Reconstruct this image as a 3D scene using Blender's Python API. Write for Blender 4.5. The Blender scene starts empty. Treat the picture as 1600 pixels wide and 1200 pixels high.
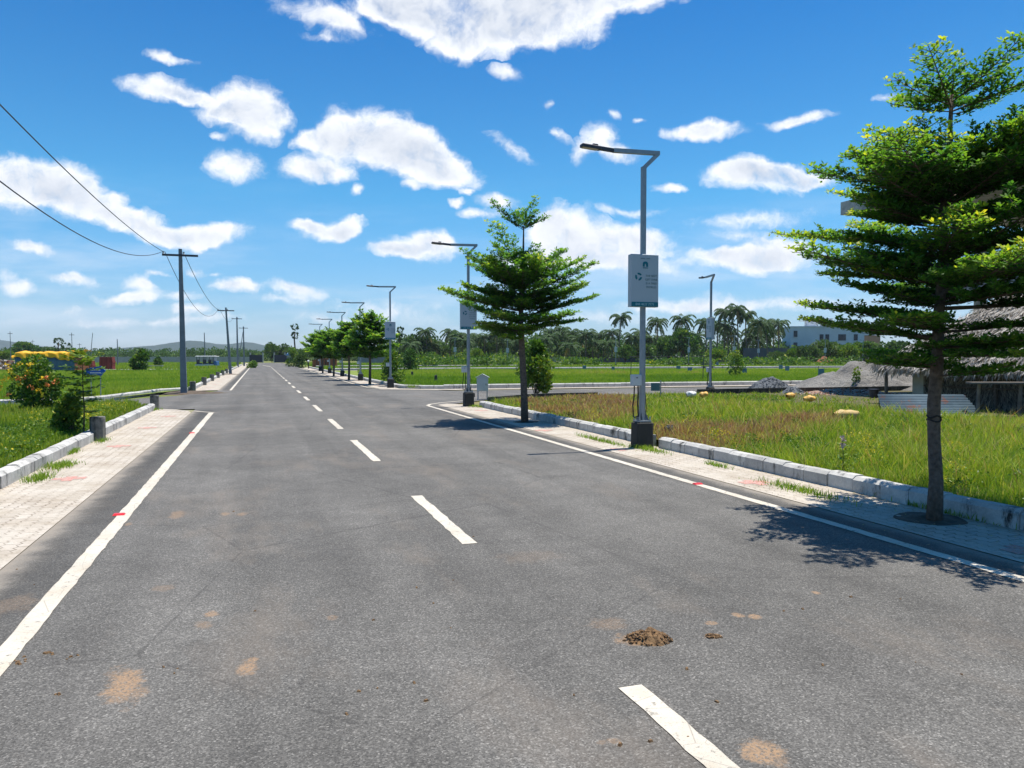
import bpy, math, random
import numpy as np
from mathutils import Vector, Matrix, noise as mnoise

# ------------------------------------------------------------------ camera, sky, sun
scene = bpy.context.scene
COL = scene.collection
FPX, EYE, HOR = 1202.0, 1.6, 557.0
PITCH = math.atan((600 - HOR) / FPX)
TH = math.atan(395 / (FPX / math.cos(PITCH)))          # road runs TH to the left of the view
CT, SN = math.cos(TH), math.sin(TH)

cam_d = bpy.data.cameras.new('camera')
cam = bpy.data.objects.new('camera', cam_d)
COL.objects.link(cam)
cam.location = (0, 0, EYE)
cam.rotation_euler = (math.pi / 2 - PITCH, 0, 0)
cam_d.sensor_width = 36
cam_d.lens = 36 * FPX / 1600
cam_d.clip_start = 0.05
cam_d.clip_end = 20000
scene.camera = cam

vs = scene.view_settings
vs.view_transform = 'Standard'
vs.look = 'None'
vs.gamma = 1
vs.exposure = 0.78
vs.use_curve_mapping = False

SUN_EL = math.radians(78)
SUN_AZ = math.radians(56)                               # from +Y towards +X
world = bpy.data.worlds.new("World")
scene.world = world
world.use_nodes = True
WN, WL = world.node_tree.nodes, world.node_tree.links
WN.clear()


def wnode(t, **kw):
    n = WN.new(t)
    for k, v in kw.items():
        setattr(n, k, v)
    return n


def wmath(op, a, b=None, clamp=False):
    n = wnode('ShaderNodeMath', operation=op, use_clamp=clamp)
    for i, q in enumerate((a, b)):
        if q is None:
            continue
        if isinstance(q, (int, float)):
            n.inputs[i].default_value = q
        else:
            WL.new(q, n.inputs[i])
    return n.outputs[0]


sky = wnode('ShaderNodeTexSky', sky_type='NISHITA')
sky.sun_disc = False
sky.sun_elevation = SUN_EL
sky.sun_rotation = SUN_AZ
sky.altitude = 0
sky.air_density = 1.0
sky.dust_density = 0.3
sky.ozone_density = 3.0
tc = wnode('ShaderNodeTexCoord')
sep = wnode('ShaderNodeSeparateXYZ')
WL.new(tc.outputs['Generated'], sep.inputs[0])
ysafe = wmath('MAXIMUM', sep.outputs['Y'], 0.05)
U = wmath('DIVIDE', sep.outputs['X'], ysafe)
V = wmath('DIVIDE', sep.outputs['Z'], ysafe)
uv = wnode('ShaderNodeCombineXYZ')
WL.new(U, uv.inputs[0])
WL.new(V, uv.inputs[1])


def wnoise(vec, scale, detail, rough=0.55, seed=0.0):
    n = wnode('ShaderNodeTexNoise')
    n.noise_dimensions = '3D'
    n.inputs['Scale'].default_value = scale
    n.inputs['Detail'].default_value = detail
    n.inputs['Roughness'].default_value = rough
    a = wnode('ShaderNodeVectorMath', operation='ADD')
    WL.new(vec, a.inputs[0])
    a.inputs[1].default_value = (seed, seed * 1.7, seed)
    WL.new(a.outputs[0], n.inputs['Vector'])
    return n


# coordinate warp so that no cloud keeps an elliptical outline
wn1 = wnoise(uv.outputs[0], 9, 5, 0.6, 3.0)
wsub = wnode('ShaderNodeVectorMath', operation='SUBTRACT')
WL.new(wn1.outputs['Color'], wsub.inputs[0])
wsub.inputs[1].default_value = (0.5, 0.5, 0.5)
wsc = wnode('ShaderNodeVectorMath', operation='MULTIPLY')
WL.new(wsub.outputs[0], wsc.inputs[0])
wsc.inputs[1].default_value = (0.075, 0.05, 0.0)
wadd = wnode('ShaderNodeVectorMath', operation='ADD')
WL.new(uv.outputs[0], wadd.inputs[0])
WL.new(wsc.outputs[0], wadd.inputs[1])
WUV = wadd.outputs[0]


def px_dir(x, y):
    u = (x - 800) / FPX
    v = (y - 600) / FPX
    Y = math.cos(PITCH) - v * math.sin(PITCH)
    Z = -math.sin(PITCH) - v * math.cos(PITCH)
    return u / Y, Z / Y


# bearing/elevation of every cloud: x, y, half width, half height, tilt, weight
CLOUDS = [
    (770, 8, 150, 55, 0, 1.2), (850, 18, 130, 50, 5, 1.2), (690, 50, 70, 34, 25, 1.0), (650, 12, 80, 32, 0, 1.1), (960, -6, 110, 24, 0, 1.0),
    (770, 55, 120, 30, 0, .9), (490, 16, 80, 20, 20, .62), (530, 42, 62, 20, 15, .7), (600, 10, 60, 24, 0, .9), (500, 60, 40, 8, 15, .45),
    (258, 86, 26, 13, 10, .8), (300, 90, 28, 8, 0, .6), (255, 140, 76, 20, 6, .95), (300, 150, 40, 14, 10, .7),
    (385, 160, 64, 38, 0, 1.1), (340, 178, 48, 20, 0, .9), (392, 198, 44, 24, 15, .95), (425, 180, 34, 26, 0, .8), (350, 218, 24, 7, 10, .5),
    (590, 205, 84, 48, 5, 1.2), (660, 235, 80, 42, 20, 1.2), (700, 255, 60, 30, 25, 1.0), (540, 215, 70, 34, 0, 1.0), (640, 262, 70, 26, 12, 1.0),
    (490, 210, 40, 16, -10, .8), (478, 262, 48, 27, 5, .95), (520, 262, 50, 22, 0, .8), (560, 296, 12, 11, 0, .7), (370, 262, 46, 28, 10, 1.05),
    (643, 293, 12, 7, 0, .6), (728, 298, 11, 7, 0, .8), (710, 316, 14, 8, 0, .8), (770, 314, 34, 13, 5, .95), (745, 333, 44, 9, 0, .75),
    (20, 285, 90, 46, 8, 1.1), (90, 282, 70, 38, 8, 1.15), (120, 310, 60, 30, 15, 1.0), (170, 335, 64, 22, 15, 1.0), (235, 352, 76, 22, 14, 1.0),
    (330, 364, 70, 17, 3, 1.0), (290, 372, 70, 14, 3, .8), (178, 310, 22, 12, 0, .7), (45, 385, 50, 11, 10, .85), (25, 448, 34, 14, 12, .7), (5, 430, 20, 9, 0, .5),
    (105, 437, 50, 13, 3, .9), (215, 442, 38, 15, 10, .9), (190, 464, 50, 9, 0, .6), (242, 424, 32, 7, 0, .7), (300, 421, 16, 9, 0, .7), (328, 426, 16, 5, 0, .5),
    (352, 447, 46, 15, 4, .95), (452, 450, 50, 14, 5, .9), (432, 468, 50, 10, 0, .6), (285, 483, 34, 9, 5, .6), (100, 487, 34, 7, 0, .4),
    (515, 364, 56, 17, 0, 1.0), (545, 358, 30, 19, 0, 1.0), (475, 357, 32, 11, 0, .85),
    (650, 392, 66, 20, 0, 1.0), (668, 378, 32, 19, 0, 1.0), (620, 396, 40, 12, 0, .8),
    (900, 372, 92, 36, 3, 1.15), (1005, 372, 62, 24, 5, 1.0), (850, 350, 44, 30, -30, .9), (930, 400, 170, 18, 0, .7), (950, 412, 220, 14, 2, .45),
    (1105, 207, 70, 13, 0, .95), (1106, 196, 34, 14, 0, .9), (1246, 190, 56, 12, -12, .95), (1195, 278, 92, 24, 2, 1.15), (1180, 264, 62, 20, 0, 1.1), (1265, 280, 60, 13, 3, .9),
    (1046, 291, 30, 9, 0, .8), (1170, 410, 96, 20, 3, 1.0), (1215, 398, 76, 22, 0, 1.05), (1120, 400, 40, 12, 0, .7), (1395, 157, 26, 9, 0, .55),
    (794, 108, 24, 11, 10, .6), (796, 230, 44, 12, 35, .6), (930, 215, 24, 26, 0, .65), (955, 240, 60, 13, 5, .55), (905, 240, 20, 22, 30, .45), (850, 165, 12, 10, 0, .55), (948, 178, 10, 9, 0, .55), (990, 187, 14, 6, 0, .5),
    (862, 212, 28, 10, 30, .35), (1150, 345, 130, 16, -6, .36), (1200, 375, 120, 10, 3, .38), (980, 327, 60, 8, 0, .34), (1075, 478, 70, 14, 3, .6), (1000, 482, 60, 9, 0, .45),
    (620, 490, 110, 20, 8, .36), (1150, 470, 160, 14, 0, .34), (940, 500, 120, 14, 0, .4), (520, 500, 90, 10, 10, .34), (240, 500, 200, 8, 0, .3), (1240, 480, 150, 14, 0, .36), (250, 460, 90, 9, 0, .3),
]
fsum = None
for (cx, cy, rx, ry, rot, w) in CLOUDS:
    u0, v0 = px_dir(cx, cy)
    m = wnode('ShaderNodeMapping', vector_type='TEXTURE')
    m.inputs['Location'].default_value = (u0, v0, 0)
    m.inputs['Rotation'].default_value = (0, 0, math.radians(-rot))
    m.inputs['Scale'].default_value = (rx * 1.14 / FPX, ry * 1.18 / FPX, 1)
    if fsum is None:
        WL.new(WUV, m.inputs['Vector'])
    else:                                  # evaluated one cloud after the other, which keeps the shader small
        ch = wnode('ShaderNodeVectorMath', operation='MULTIPLY_ADD')
        WL.new(fsum, ch.inputs[0])
        ch.inputs[1].default_value = (1e-9, 1e-9, 1e-9)
        WL.new(WUV, ch.inputs[2])
        WL.new(ch.outputs[0], m.inputs['Vector'])
    ln = wnode('ShaderNodeVectorMath', operation='LENGTH')
    WL.new(m.outputs[0], ln.inputs[0])
    g = wmath('SUBTRACT', 1.0, ln.outputs['Value'], clamp=True)
    ma = wnode('ShaderNodeMath', operation='MULTIPLY_ADD')
    WL.new(g, ma.inputs[0])
    ma.inputs[1].default_value = max(w, .42) * 1.06
    if fsum is None:
        ma.inputs[2].default_value = 0
    else:
        WL.new(fsum, ma.inputs[2])
    fsum = ma.outputs[0]
n1 = wnoise(WUV, 19, 8, 0.66, 11.0)
up = wnode('ShaderNodeVectorMath', operation='ADD')
WL.new(WUV, up.inputs[0])
up.inputs[1].default_value = (0.008, 0.020, 0)
n2 = wnoise(up.outputs[0], 19, 3, 0.62, 11.0)
cap = wmath('MINIMUM', fsum, 0.70)
dens_raw = wmath('ADD', cap, wmath('MULTIPLY', wmath('SUBTRACT', n1.outputs['Fac'], 0.5), 1.75))
mr = wnode('ShaderNodeMapRange', interpolation_type='SMOOTHSTEP')
WL.new(dens_raw, mr.inputs['Value'])
mr.inputs['From Min'].default_value = 0.02
mr.inputs['From Max'].default_value = 0.78
fwd = wmath('GREATER_THAN', sep.outputs['Y'], 0.06)
above = wmath('GREATER_THAN', sep.outputs['Z'], 0.0)
any_ = wmath('GREATER_THAN', fsum, 0.004)
dens = wmath('MULTIPLY', wmath('MULTIPLY', mr.outputs[0], any_), wmath('MULTIPLY', fwd, above))
relief = wmath('MULTIPLY', wmath('SUBTRACT', n1.outputs['Fac'], n2.outputs['Fac']), 1.2)
core = wmath('MULTIPLY', wmath('SUBTRACT', fsum, 0.55, clamp=True), -0.62)
lit = wmath('ADD', wmath('ADD', 0.90, core), relief, clamp=True)
crm = wnode('ShaderNodeMixRGB')
WL.new(lit, crm.inputs['Fac'])
crm.inputs['Color1'].default_value = (5.1, 5.6, 6.5, 1)
crm.inputs['Color2'].default_value = (8.6, 8.8, 9.1, 1)
hsv = wnode('ShaderNodeHueSaturation')
hsv.inputs['Saturation'].default_value = 1.0
hsv.inputs['Value'].default_value = 1.0
WL.new(sky.outputs[0], hsv.inputs['Color'])
# clear tropical air: bluer than the model's dusty horizon
gr = wnode('ShaderNodeValToRGB')
gr.color_ramp.elements.new(0.5)
for e_, (p_, c_) in zip(gr.color_ramp.elements, [(0.0, (.66, .82, 1.12)), (0.20, (.30, .90, 1.16)), (0.42, (.10, .66, 1.09))]):
    e_.position = p_
    e_.color = (c_[0] * .6, c_[1] * .6, c_[2] * .6, 1)
WL.new(sep.outputs['Z'], gr.inputs[0])
gm = wnode('ShaderNodeVectorMath', operation='MULTIPLY')
WL.new(hsv.outputs[0], gm.inputs[0])
WL.new(gr.outputs[0], gm.inputs[1])
gm2 = wnode('ShaderNodeVectorMath', operation='SCALE')
WL.new(gm.outputs[0], gm2.inputs[0])
gm2.inputs['Scale'].default_value = 1 / .6
cmix = wnode('ShaderNodeMixRGB')
WL.new(dens, cmix.inputs['Fac'])
# thin high veil in the lower sky
st_ = wnode('ShaderNodeMapping')
st_.inputs['Scale'].default_value = (1.0, 5.5, 1)
st_.inputs['Rotation'].default_value = (0, 0, math.radians(4))
WL.new(uv.outputs[0], st_.inputs['Vector'])
n3 = wnoise(st_.outputs[0], 3.2, 5, 0.6, 4.0)
vr = wnode('ShaderNodeMapRange', interpolation_type='SMOOTHSTEP')
WL.new(n3.outputs['Fac'], vr.inputs['Value'])
vr.inputs['From Min'].default_value = 0.42
vr.inputs['From Max'].default_value = 0.74
vm = wnode('ShaderNodeMapRange', interpolation_type='SMOOTHSTEP')
WL.new(sep.outputs['Z'], vm.inputs['Value'])
vm.inputs['From Min'].default_value = 0.24
vm.inputs['From Max'].default_value = 0.05
veil = wmath('MULTIPLY', wmath('MULTIPLY', vr.outputs[0], vm.outputs[0]), wmath('MULTIPLY', 0.60, fwd))
vmix = wnode('ShaderNodeMixRGB')
WL.new(veil, vmix.inputs['Fac'])
WL.new(gm2.outputs[0], vmix.inputs['Color1'])
vmix.inputs['Color2'].default_value = (6.6, 7.4, 8.4, 1)
WL.new(vmix.outputs[0], cmix.inputs['Color1'])
WL.new(crm.outputs[0], cmix.inputs['Color2'])
bg = wnode('ShaderNodeBackground')
bg.inputs['Strength'].default_value = 0.075
WL.new(cmix.outputs[0], bg.inputs['Color'])
wo = wnode('ShaderNodeOutputWorld')
WL.new(bg.outputs[0], wo.inputs['Surface'])
world.cycles.sampling_method = 'MANUAL'
world.cycles.sample_map_resolution = 512

sun_d = bpy.data.lights.new('sun', 'SUN')
sun_d.energy = 4.2
sun_d.angle = math.radians(0.5)
sun_d.color = (1.0, 0.945, 0.86)
sun = bpy.data.objects.new('sun', sun_d)
COL.objects.link(sun)
sdir = Vector((math.sin(SUN_AZ) * math.cos(SUN_EL), math.cos(SUN_AZ) * math.cos(SUN_EL), math.sin(SUN_EL)))
sun.rotation_euler = sdir.to_track_quat('Z', 'Y').to_euler()


# ------------------------------------------------------------------ helpers
def G(x, y, h0=0.0):
    """world point on the level h0 seen at photo pixel x, y"""
    u = (x - 800) / FPX
    v = (y - 600) / FPX
    Yd = math.cos(PITCH) - v * math.sin(PITCH)
    Zd = -math.sin(PITCH) - v * math.cos(PITCH)
    k = (h0 - EYE) / Zd
    return u * k, Yd * k


def ST(x, y, h0=0.0):
    X, Y = G(x, y, h0)
    return Y * CT - X * SN, X * CT + Y * SN


def W(s, t):
    """road frame (along, across) to world x, y"""
    return t * CT - s * SN, t * SN + s * CT


def at_px(x, Y):
    return (x - 800) / FPX * Y, Y


def tag(o, label=None, cat=None, group=None, kind=None):
    if label: o['label'] = label
    if cat: o['category'] = cat
    if group: o['group'] = group
    if kind: o['kind'] = kind
    return o


def thing(name, label, cat, loc, rz=0.0, group=None):
    o = bpy.data.objects.new(name, None)
    COL.objects.link(o)
    o.empty_display_size = 0.2
    o.location = loc if len(loc) == 3 else (loc[0], loc[1], 0)
    o.rotation_euler = (0, 0, rz)
    return tag(o, label, cat, group)


def np_mesh(name, V, F, mat, parent=None, tint=None, smooth=False):
    V = np.asarray(V, dtype=np.float32)
    F = np.asarray(F, dtype=np.int32)
    me = bpy.data.meshes.new(name)
    me.vertices.add(len(V))
    me.vertices.foreach_set('co', V.ravel())
    k = F.shape[1]
    me.loops.add(F.size)
    me.loops.foreach_set('vertex_index', F.ravel())
    me.polygons.add(len(F))
    me.polygons.foreach_set('loop_start', np.arange(0, F.size, k, dtype=np.int32))
    me.polygons.foreach_set('loop_total', np.full(len(F), k, dtype=np.int32))
    if tint is not None:
        a = me.attributes.new('tint', 'FLOAT', 'POINT')
        a.data.foreach_set('value', np.asarray(tint, dtype=np.float32))
    me.update(calc_edges=True)
    if smooth:
        me.polygons.foreach_set('use_smooth', np.ones(len(F), dtype=bool))
    me.materials.append(mat)
    o = bpy.data.objects.new(name, me)
    COL.objects.link(o)
    o.parent = parent
    return o


class MB:
    """collects primitives and builds ONE mesh object"""
    def __init__(self):
        self.v, self.f = [], []

    def add(self, vs_, fs_):
        b = len(self.v)
        self.v += [tuple(q) for q in vs_]
        self.f += [tuple(i + b for i in q) for q in fs_]
        return self

    def box(self, c, s, rot=None, taper=1.0, bev=0.0):
        hx, hy, hz = s[0] / 2, s[1] / 2, s[2] / 2
        if bev > 0:
            b = bev
            ring = [(-hx + b, -hy), (hx - b, -hy), (hx, -hy + b), (hx, hy - b), (hx - b, hy), (-hx + b, hy), (-hx, hy - b), (-hx, -hy + b)]
            k1 = (hx - b) / hx if hx else 1
            k2 = (hy - b) / hy if hy else 1
            P = []
            for z, kx, ky in ((-hz, 1, 1), (hz - b, taper, taper), (hz, taper * k1, taper * k2)):
                P += [(x * kx, y * ky, z) for x, y in ring]
            Fs = [tuple(range(7, -1, -1)), tuple(range(16, 24))]
            for L in (0, 8):
                for i in range(8):
                    j = (i + 1) % 8
                    Fs.append((L + i, L + j, L + 8 + j, L + 8 + i))
        else:
            P = [(x * hx * (taper if z > 0 else 1), y * hy * (taper if z > 0 else 1), z * hz) for z in (-1, 1) for x, y in ((-1, -1), (1, -1), (1, 1), (-1, 1))]
            Fs = [(3, 2, 1, 0), (4, 5, 6, 7), (0, 1, 5, 4), (1, 2, 6, 5), (2, 3, 7, 6), (3, 0, 4, 7)]
        M = rot if rot is not None else Matrix.Identity(3)
        c = Vector(c)
        return self.add([c + M @ Vector(q) for q in P], Fs)

    def tube(self, pts, rad, n=8, cap=True):
        pts = [Vector(q) for q in pts]
        if not hasattr(rad, '__len__'):
            rad = [rad] * len(pts)
        rings = []
        prev = None
        for i, p in enumerate(pts):
            d = (pts[min(i + 1, len(pts) - 1)] - pts[max(i - 1, 0)]).normalized()
            if prev is None:
                a = Vector((0, 0, 1)) if abs(d.z) < .9 else Vector((1, 0, 0))
                x = d.cross(a).normalized()
            else:
                x = (prev - d * prev.dot(d)).normalized()
            prev = x
            y = d.cross(x)
            rings.append([p + (x * math.cos(k * 2 * math.pi / n) + y * math.sin(k * 2 * math.pi / n)) * rad[i] for k in range(n)])
        P = [q for r in rings for q in r]
        Fs = []
        for i in range(len(rings) - 1):
            for k in range(n):
                k2 = (k + 1) % n
                Fs.append((i * n + k, i * n + k2, (i + 1) * n + k2, (i + 1) * n + k))
        if cap:
            Fs.append(tuple(range(n - 1, -1, -1)))
            Fs.append(tuple((len(rings) - 1) * n + k for k in range(n)))
        return self.add(P, Fs)

    def bar(self, p0, p1, w, d=None):
        """square section bar"""
        d = d or w
        p0, p1 = Vector(p0), Vector(p1)
        L = (p1 - p0)
        q = L.to_track_quat('Z', 'Y').to_matrix()
        return self.box((p0 + p1) / 2, (w, d, L.length), q)

    def build(self, name, mat, parent=None, smooth=False):
        me = bpy.data.meshes.new(name)
        me.from_pydata(self.v, [], self.f)
        me.update()
        if smooth:
            me.polygons.foreach_set('use_smooth', [True] * len(me.polygons))
        me.materials.append(mat)
        o = bpy.data.objects.new(name, me)
        COL.objects.link(o)
        o.parent = parent
        return o


def children(o):
    return [c for c in COL.objects if c.parent == o]


def copy_tree(root, loc, rz=None, label=None, scale=None):
    r = root.copy()
    COL.objects.link(r)
    r.location = loc if len(loc) == 3 else (loc[0], loc[1], 0)
    if rz is not None: r.rotation_euler = (0, 0, rz)
    if label: r['label'] = label
    if scale is not None: r.scale = scale if hasattr(scale, '__len__') else (scale,) * 3
    for ch in KIDS(root):
        c = ch.copy()
        COL.objects.link(c)
        c.parent = r
        for g in KIDS(ch):
            d = g.copy()
            COL.objects.link(d)
            d.parent = c
    return r


def KIDS(o):
    return list(o.children)


# ------------------------------------------------------------------ materials
def new_mat(name):
    m = bpy.data.materials.new(name)
    m.use_nodes = True
    nt = m.node_tree
    nt.nodes.clear()
    return m, nt.nodes, nt.links


class NB:
    """tiny node builder"""
    def __init__(self, name):
        self.m, self.N, self.L = new_mat(name)
        self.bsdf = self.N.new('ShaderNodeBsdfPrincipled')
        self.bsdf.inputs['Specular IOR Level'].default_value = 0.3
        self.out = self.N.new('ShaderNodeOutputMaterial')
        self.L.new(self.bsdf.outputs[0], self.out.inputs[0])

    def coord(self, kind='Object'):
        n = self.N.new('ShaderNodeTexCoord')
        return n.outputs[kind]

    def noise(self, scale, detail=4, rough=.55, vec=None, dist=0.0):
        n = self.N.new('ShaderNodeTexNoise')
        n.inputs['Scale'].default_value = scale
        n.inputs['Detail'].default_value = detail
        n.inputs['Roughness'].default_value = rough
        n.inputs['Distortion'].default_value = dist
        self.L.new(vec if vec is not None else self.coord(), n.inputs['Vector'])
        return n.outputs['Fac']

    def voronoi(self, scale, vec=None, out='Distance', feature='F1', rnd=1.0):
        n = self.N.new('ShaderNodeTexVoronoi')
        n.feature = feature
        n.inputs['Scale'].default_value = scale
        n.inputs['Randomness'].default_value = rnd
        self.L.new(vec if vec is not None else self.coord(), n.inputs['Vector'])
        return n.outputs[out]

    def ramp(self, fac, stops, interp='LINEAR'):
        n = self.N.new('ShaderNodeValToRGB')
        n.color_ramp.interpolation = interp
        while len(n.color_ramp.elements) < len(stops):
            n.color_ramp.elements.new(0.5)
        for e, (p, c) in zip(n.color_ramp.elements, stops):
            e.position = p
            e.color = (c, c, c, 1) if isinstance(c, (int, float)) else (*c, 1)
        self.L.new(fac, n.inputs[0])
        return n.outputs[0]

    def mix(self, fac, a, b, mode='MIX'):
        n = self.N.new('ShaderNodeMixRGB')
        n.blend_type = mode
        for i, q in ((0, fac), (1, a), (2, b)):
            if isinstance(q, (int, float)):
                n.inputs[i].default_value = q if i == 0 else (q, q, q, 1)
            elif isinstance(q, tuple):
                n.inputs[i].default_value = (*q, 1)
            else:
                self.L.new(q, n.inputs[i])
        return n.outputs[0]

    def math(self, op, a, b=0.0, clamp=False):
        n = self.N.new('ShaderNodeMath')
        n.operation = op
        n.use_clamp = clamp
        for i, q in enumerate((a, b)):
            if isinstance(q, (int, float)):
                n.inputs[i].default_value = q
            else:
                self.L.new(q, n.inputs[i])
        return n.outputs[0]

    def attr(self, name):
        n = self.N.new('ShaderNodeAttribute')
        n.attribute_name = name
        return n.outputs['Fac']

    def mapping(self, vec, loc=(0, 0, 0), rot=0, scale=(1, 1, 1), typ='POINT'):
        n = self.N.new('ShaderNodeMapping')
        n.vector_type = typ
        n.inputs['Location'].default_value = loc
        n.inputs['Rotation'].default_value = (0, 0, rot)
        n.inputs['Scale'].default_value = scale
        self.L.new(vec, n.inputs['Vector'])
        return n.outputs[0]

    def bump(self, h, strength=.3, dist=.01):
        n = self.N.new('ShaderNodeBump')
        n.inputs['Strength'].default_value = strength
        n.inputs['Distance'].default_value = dist
        self.L.new(h, n.inputs['Height'])
        self.L.new(n.outputs[0], self.bsdf.inputs['Normal'])

    def done(self, color, rough=.85, metal=0.0):
        if isinstance(color, tuple):
            self.bsdf.inputs['Base Color'].default_value = (*color, 1)
        else:
            self.L.new(color, self.bsdf.inputs['Base Color'])
        if isinstance(rough, (int, float)):
            self.bsdf.inputs['Roughness'].default_value = rough
        else:
            self.L.new(rough, self.bsdf.inputs['Roughness'])
        self.bsdf.inputs['Metallic'].default_value = metal
        return self.m


def simple(name, c1, c2=None, scale=6, rough=.8, metal=0.0, bump=0.0, detail=5):
    b = NB(name)
    c2 = c2 or tuple(x * .7 for x in c1)
    f = b.noise(scale, detail, .6)
    if bump:
        b.bump(f, bump, .02)
    return b.done(b.ramp(f, [(.3, c2), (.7, c1)]), rough, metal)


def leafmat(name, stops, trans=.35, rough=.5):
    b = NB(name)
    c = b.ramp(b.attr('tint'), stops)
    b.done(c, rough)
    tr = b.N.new('ShaderNodeBsdfTranslucent')
    tcol = b.mix(1.0, c, (1.25, 1.3, .55), 'MULTIPLY')
    b.L.new(tcol, tr.inputs['Color'])
    mx = b.N.new('ShaderNodeMixShader')
    mx.inputs[0].default_value = trans
    b.L.new(b.bsdf.outputs[0], mx.inputs[1])
    b.L.new(tr.outputs[0], mx.inputs[2])
    b.L.new(mx.outputs[0], b.out.inputs[0])
    return b.m


def island_tint(b):
    n = b.N.new('ShaderNodeNewGeometry')
    return n.outputs['Random Per Island']


# asphalt: aggregate speckle, wear, drifted dust beside the paving, tan soil stains
def asphalt(name, stains=(), dusty=True):
    b = NB(name)
    P = b.coord()
    big = b.noise(.35, 4, .6, P)
    mid = b.noise(2.6, 5, .65, P)
    fine = b.noise(95, 3, .75, P)
    vor = b.voronoi(125, P, 'Color')
    sepc = b.N.new('ShaderNodeSeparateColor')
    b.L.new(vor, sepc.inputs[0])
    grain = b.ramp(sepc.outputs[0], [(0, .034), (.3, .070), (.72, .120), (.93, .19), (1, .30)])
    grain = b.mix(.42, grain, b.ramp(fine, [(.3, .04), (.5, .095), (.72, .20)]))
    c = b.mix(1.0, grain, (1.10, 1.045, .945), 'MULTIPLY')
    c = b.mix(1.0, c, b.ramp(big, [(.3, .78), (.5, 1.0), (.7, 1.22)]), 'MULTIPLY')
    c = b.mix(1.0, c, b.ramp(mid, [(.3, .86), (.7, 1.12)]), 'MULTIPLY')
    # tyre paths a little smoother and paler along the lanes
    stretch = b.mapping(P, scale=(1.6, .05, 1))
    tr = b.noise(1.0, 3, .5, stretch)
    c = b.mix(1.0, c, b.ramp(tr, [(.35, .85), (.65, 1.13)]), 'MULTIPLY')
    # worn, dusty drifts and a few dark drips
    drift = b.noise(.9, 7, .7, b.mapping(P, loc=(4, 2, 0), scale=(1, .35, 1)))
    c = b.mix(b.ramp(drift, [(.53, 0.0), (.70, .42)]), c, (.20, .165, .13))
    drip = b.noise(5.5, 3, .6, b.mapping(P, loc=(9, 1, 0)))
    c = b.mix(b.ramp(drip, [(.70, 0.0), (.76, .55)]), c, (.035, .032, .03))
    crk = b.voronoi(.28, b.mapping(P, loc=(3.3, 1.7, 0)), 'Distance', 'DISTANCE_TO_EDGE')
    wv = b.math('MULTIPLY', b.math('SUBTRACT', b.noise(6, 5, .7, P), .5), .02)
    c = b.mix(b.ramp(b.math('ADD', crk, wv), [(.0012, .34), (.0035, 0.0)]), c, (.03, .028, .026))
    if dusty:
        sx = b.N.new('ShaderNodeSeparateXYZ')
        b.L.new(P, sx.inputs[0])
        junction = b.math('MULTIPLY', b.math('MULTIPLY', b.math('GREATER_THAN', sx.outputs[1], 24.6), b.math('LESS_THAN', sx.outputs[1], 38.4)), 5.0)
        wob = b.math('MULTIPLY', b.math('SUBTRACT', b.noise(3.0, 5, .65, P), .5), .35)
        for edge, sgn in ((-1.86, 1), (5.62, -1)):
            d = b.math('MULTIPLY', b.math('SUBTRACT', sx.outputs[0], edge), sgn)
            d = b.math('ADD', d, wob)
            d = b.math('ADD', d, junction)
            k = b.ramp(d, [(0.02, .85), (.15, .22), (.3, 0.0)])
            c = b.mix(k, c, (.27, .235, .19))
            dk = b.ramp(d, [(.1, 1.0), (.24, .66), (.5, .75), (.62, 1.0)])
            c = b.mix(1.0, c, dk, 'MULTIPLY')
    for (x, y, rx, ry, rot, st) in stains:
        s, t = ST(x, y)
        s2, _ = ST(x, y - ry)
        s3, _ = ST(x, y + ry)
        X1, Y1 = G(x - rx, y)
        X2, Y2 = G(x + rx, y)
        hw, hl = abs(X2 - X1) / 2, abs(s2 - s3) / 2
        m = b.mapping(P, loc=(t, s, 0), rot=rot, scale=(hw, hl, 1), typ='TEXTURE')
        ln = b.N.new('ShaderNodeVectorMath')
        ln.operation = 'LENGTH'
        b.L.new(m, ln.inputs[0])
        v = b.math('ADD', ln.outputs['Value'], b.math('MULTIPLY', b.math('SUBTRACT', b.noise(9, 8, .75, P), .5), 2.6))
        k = b.ramp(v, [(.55, 1.0), (1.05, 0.0)])
        k = b.math('MULTIPLY', k, b.ramp(b.noise(60, 4, .8, P), [(.40, 0.12), (.55, 1.0)]))
        k = b.math('MULTIPLY', k, st)
        c = b.mix(k, c, (.31, .20, .115))
    h = b.math('ADD', b.math('MULTIPLY', vor if False else sepc.outputs[0], .6), fine)
    b.bump(h, .55, .004)
    return b.done(c, .88)


STAINS = [(195, 1072, 32, 32, .2, .95), (1192, 1175, 42, 26, .3, .95), (386, 1043, 20, 12, 0, .9), (278, 804, 14, 7, 0, .55), (988, 1000, 34, 12, 0, .8),
          (1152, 961, 12, 5, 0, .9), (1181, 963, 12, 5, 0, .9), (329, 960, 12, 5, 0, .8), (318, 977, 16, 7, 0, .4), (1112, 973, 11, 4, 0, .8), (1114, 994, 18, 5, 0, .9),
          (352, 803, 8, 3, 0, .6), (378, 804, 9, 3, 0, .6), (201, 819, 7, 3, 0, .6), (255, 918, 18, 6, 0, .3), (520, 965, 10, 4, 0, .4), (950, 975, 34, 12, 0, .3),
          (1275, 926, 7, 4, 0, .9), (20, 945, 40, 16, 0, .25), (830, 870, 60, 12, 0, .14), (940, 1160, 10, 5, 0, .3), (960, 1158, 12, 6, 0, .4), (395, 1030, 10, 4, 0, .8)]
M_ASPH = asphalt('asphalt', STAINS)
M_ASPH2 = asphalt('asphalt_side_street', (), False)


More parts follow.
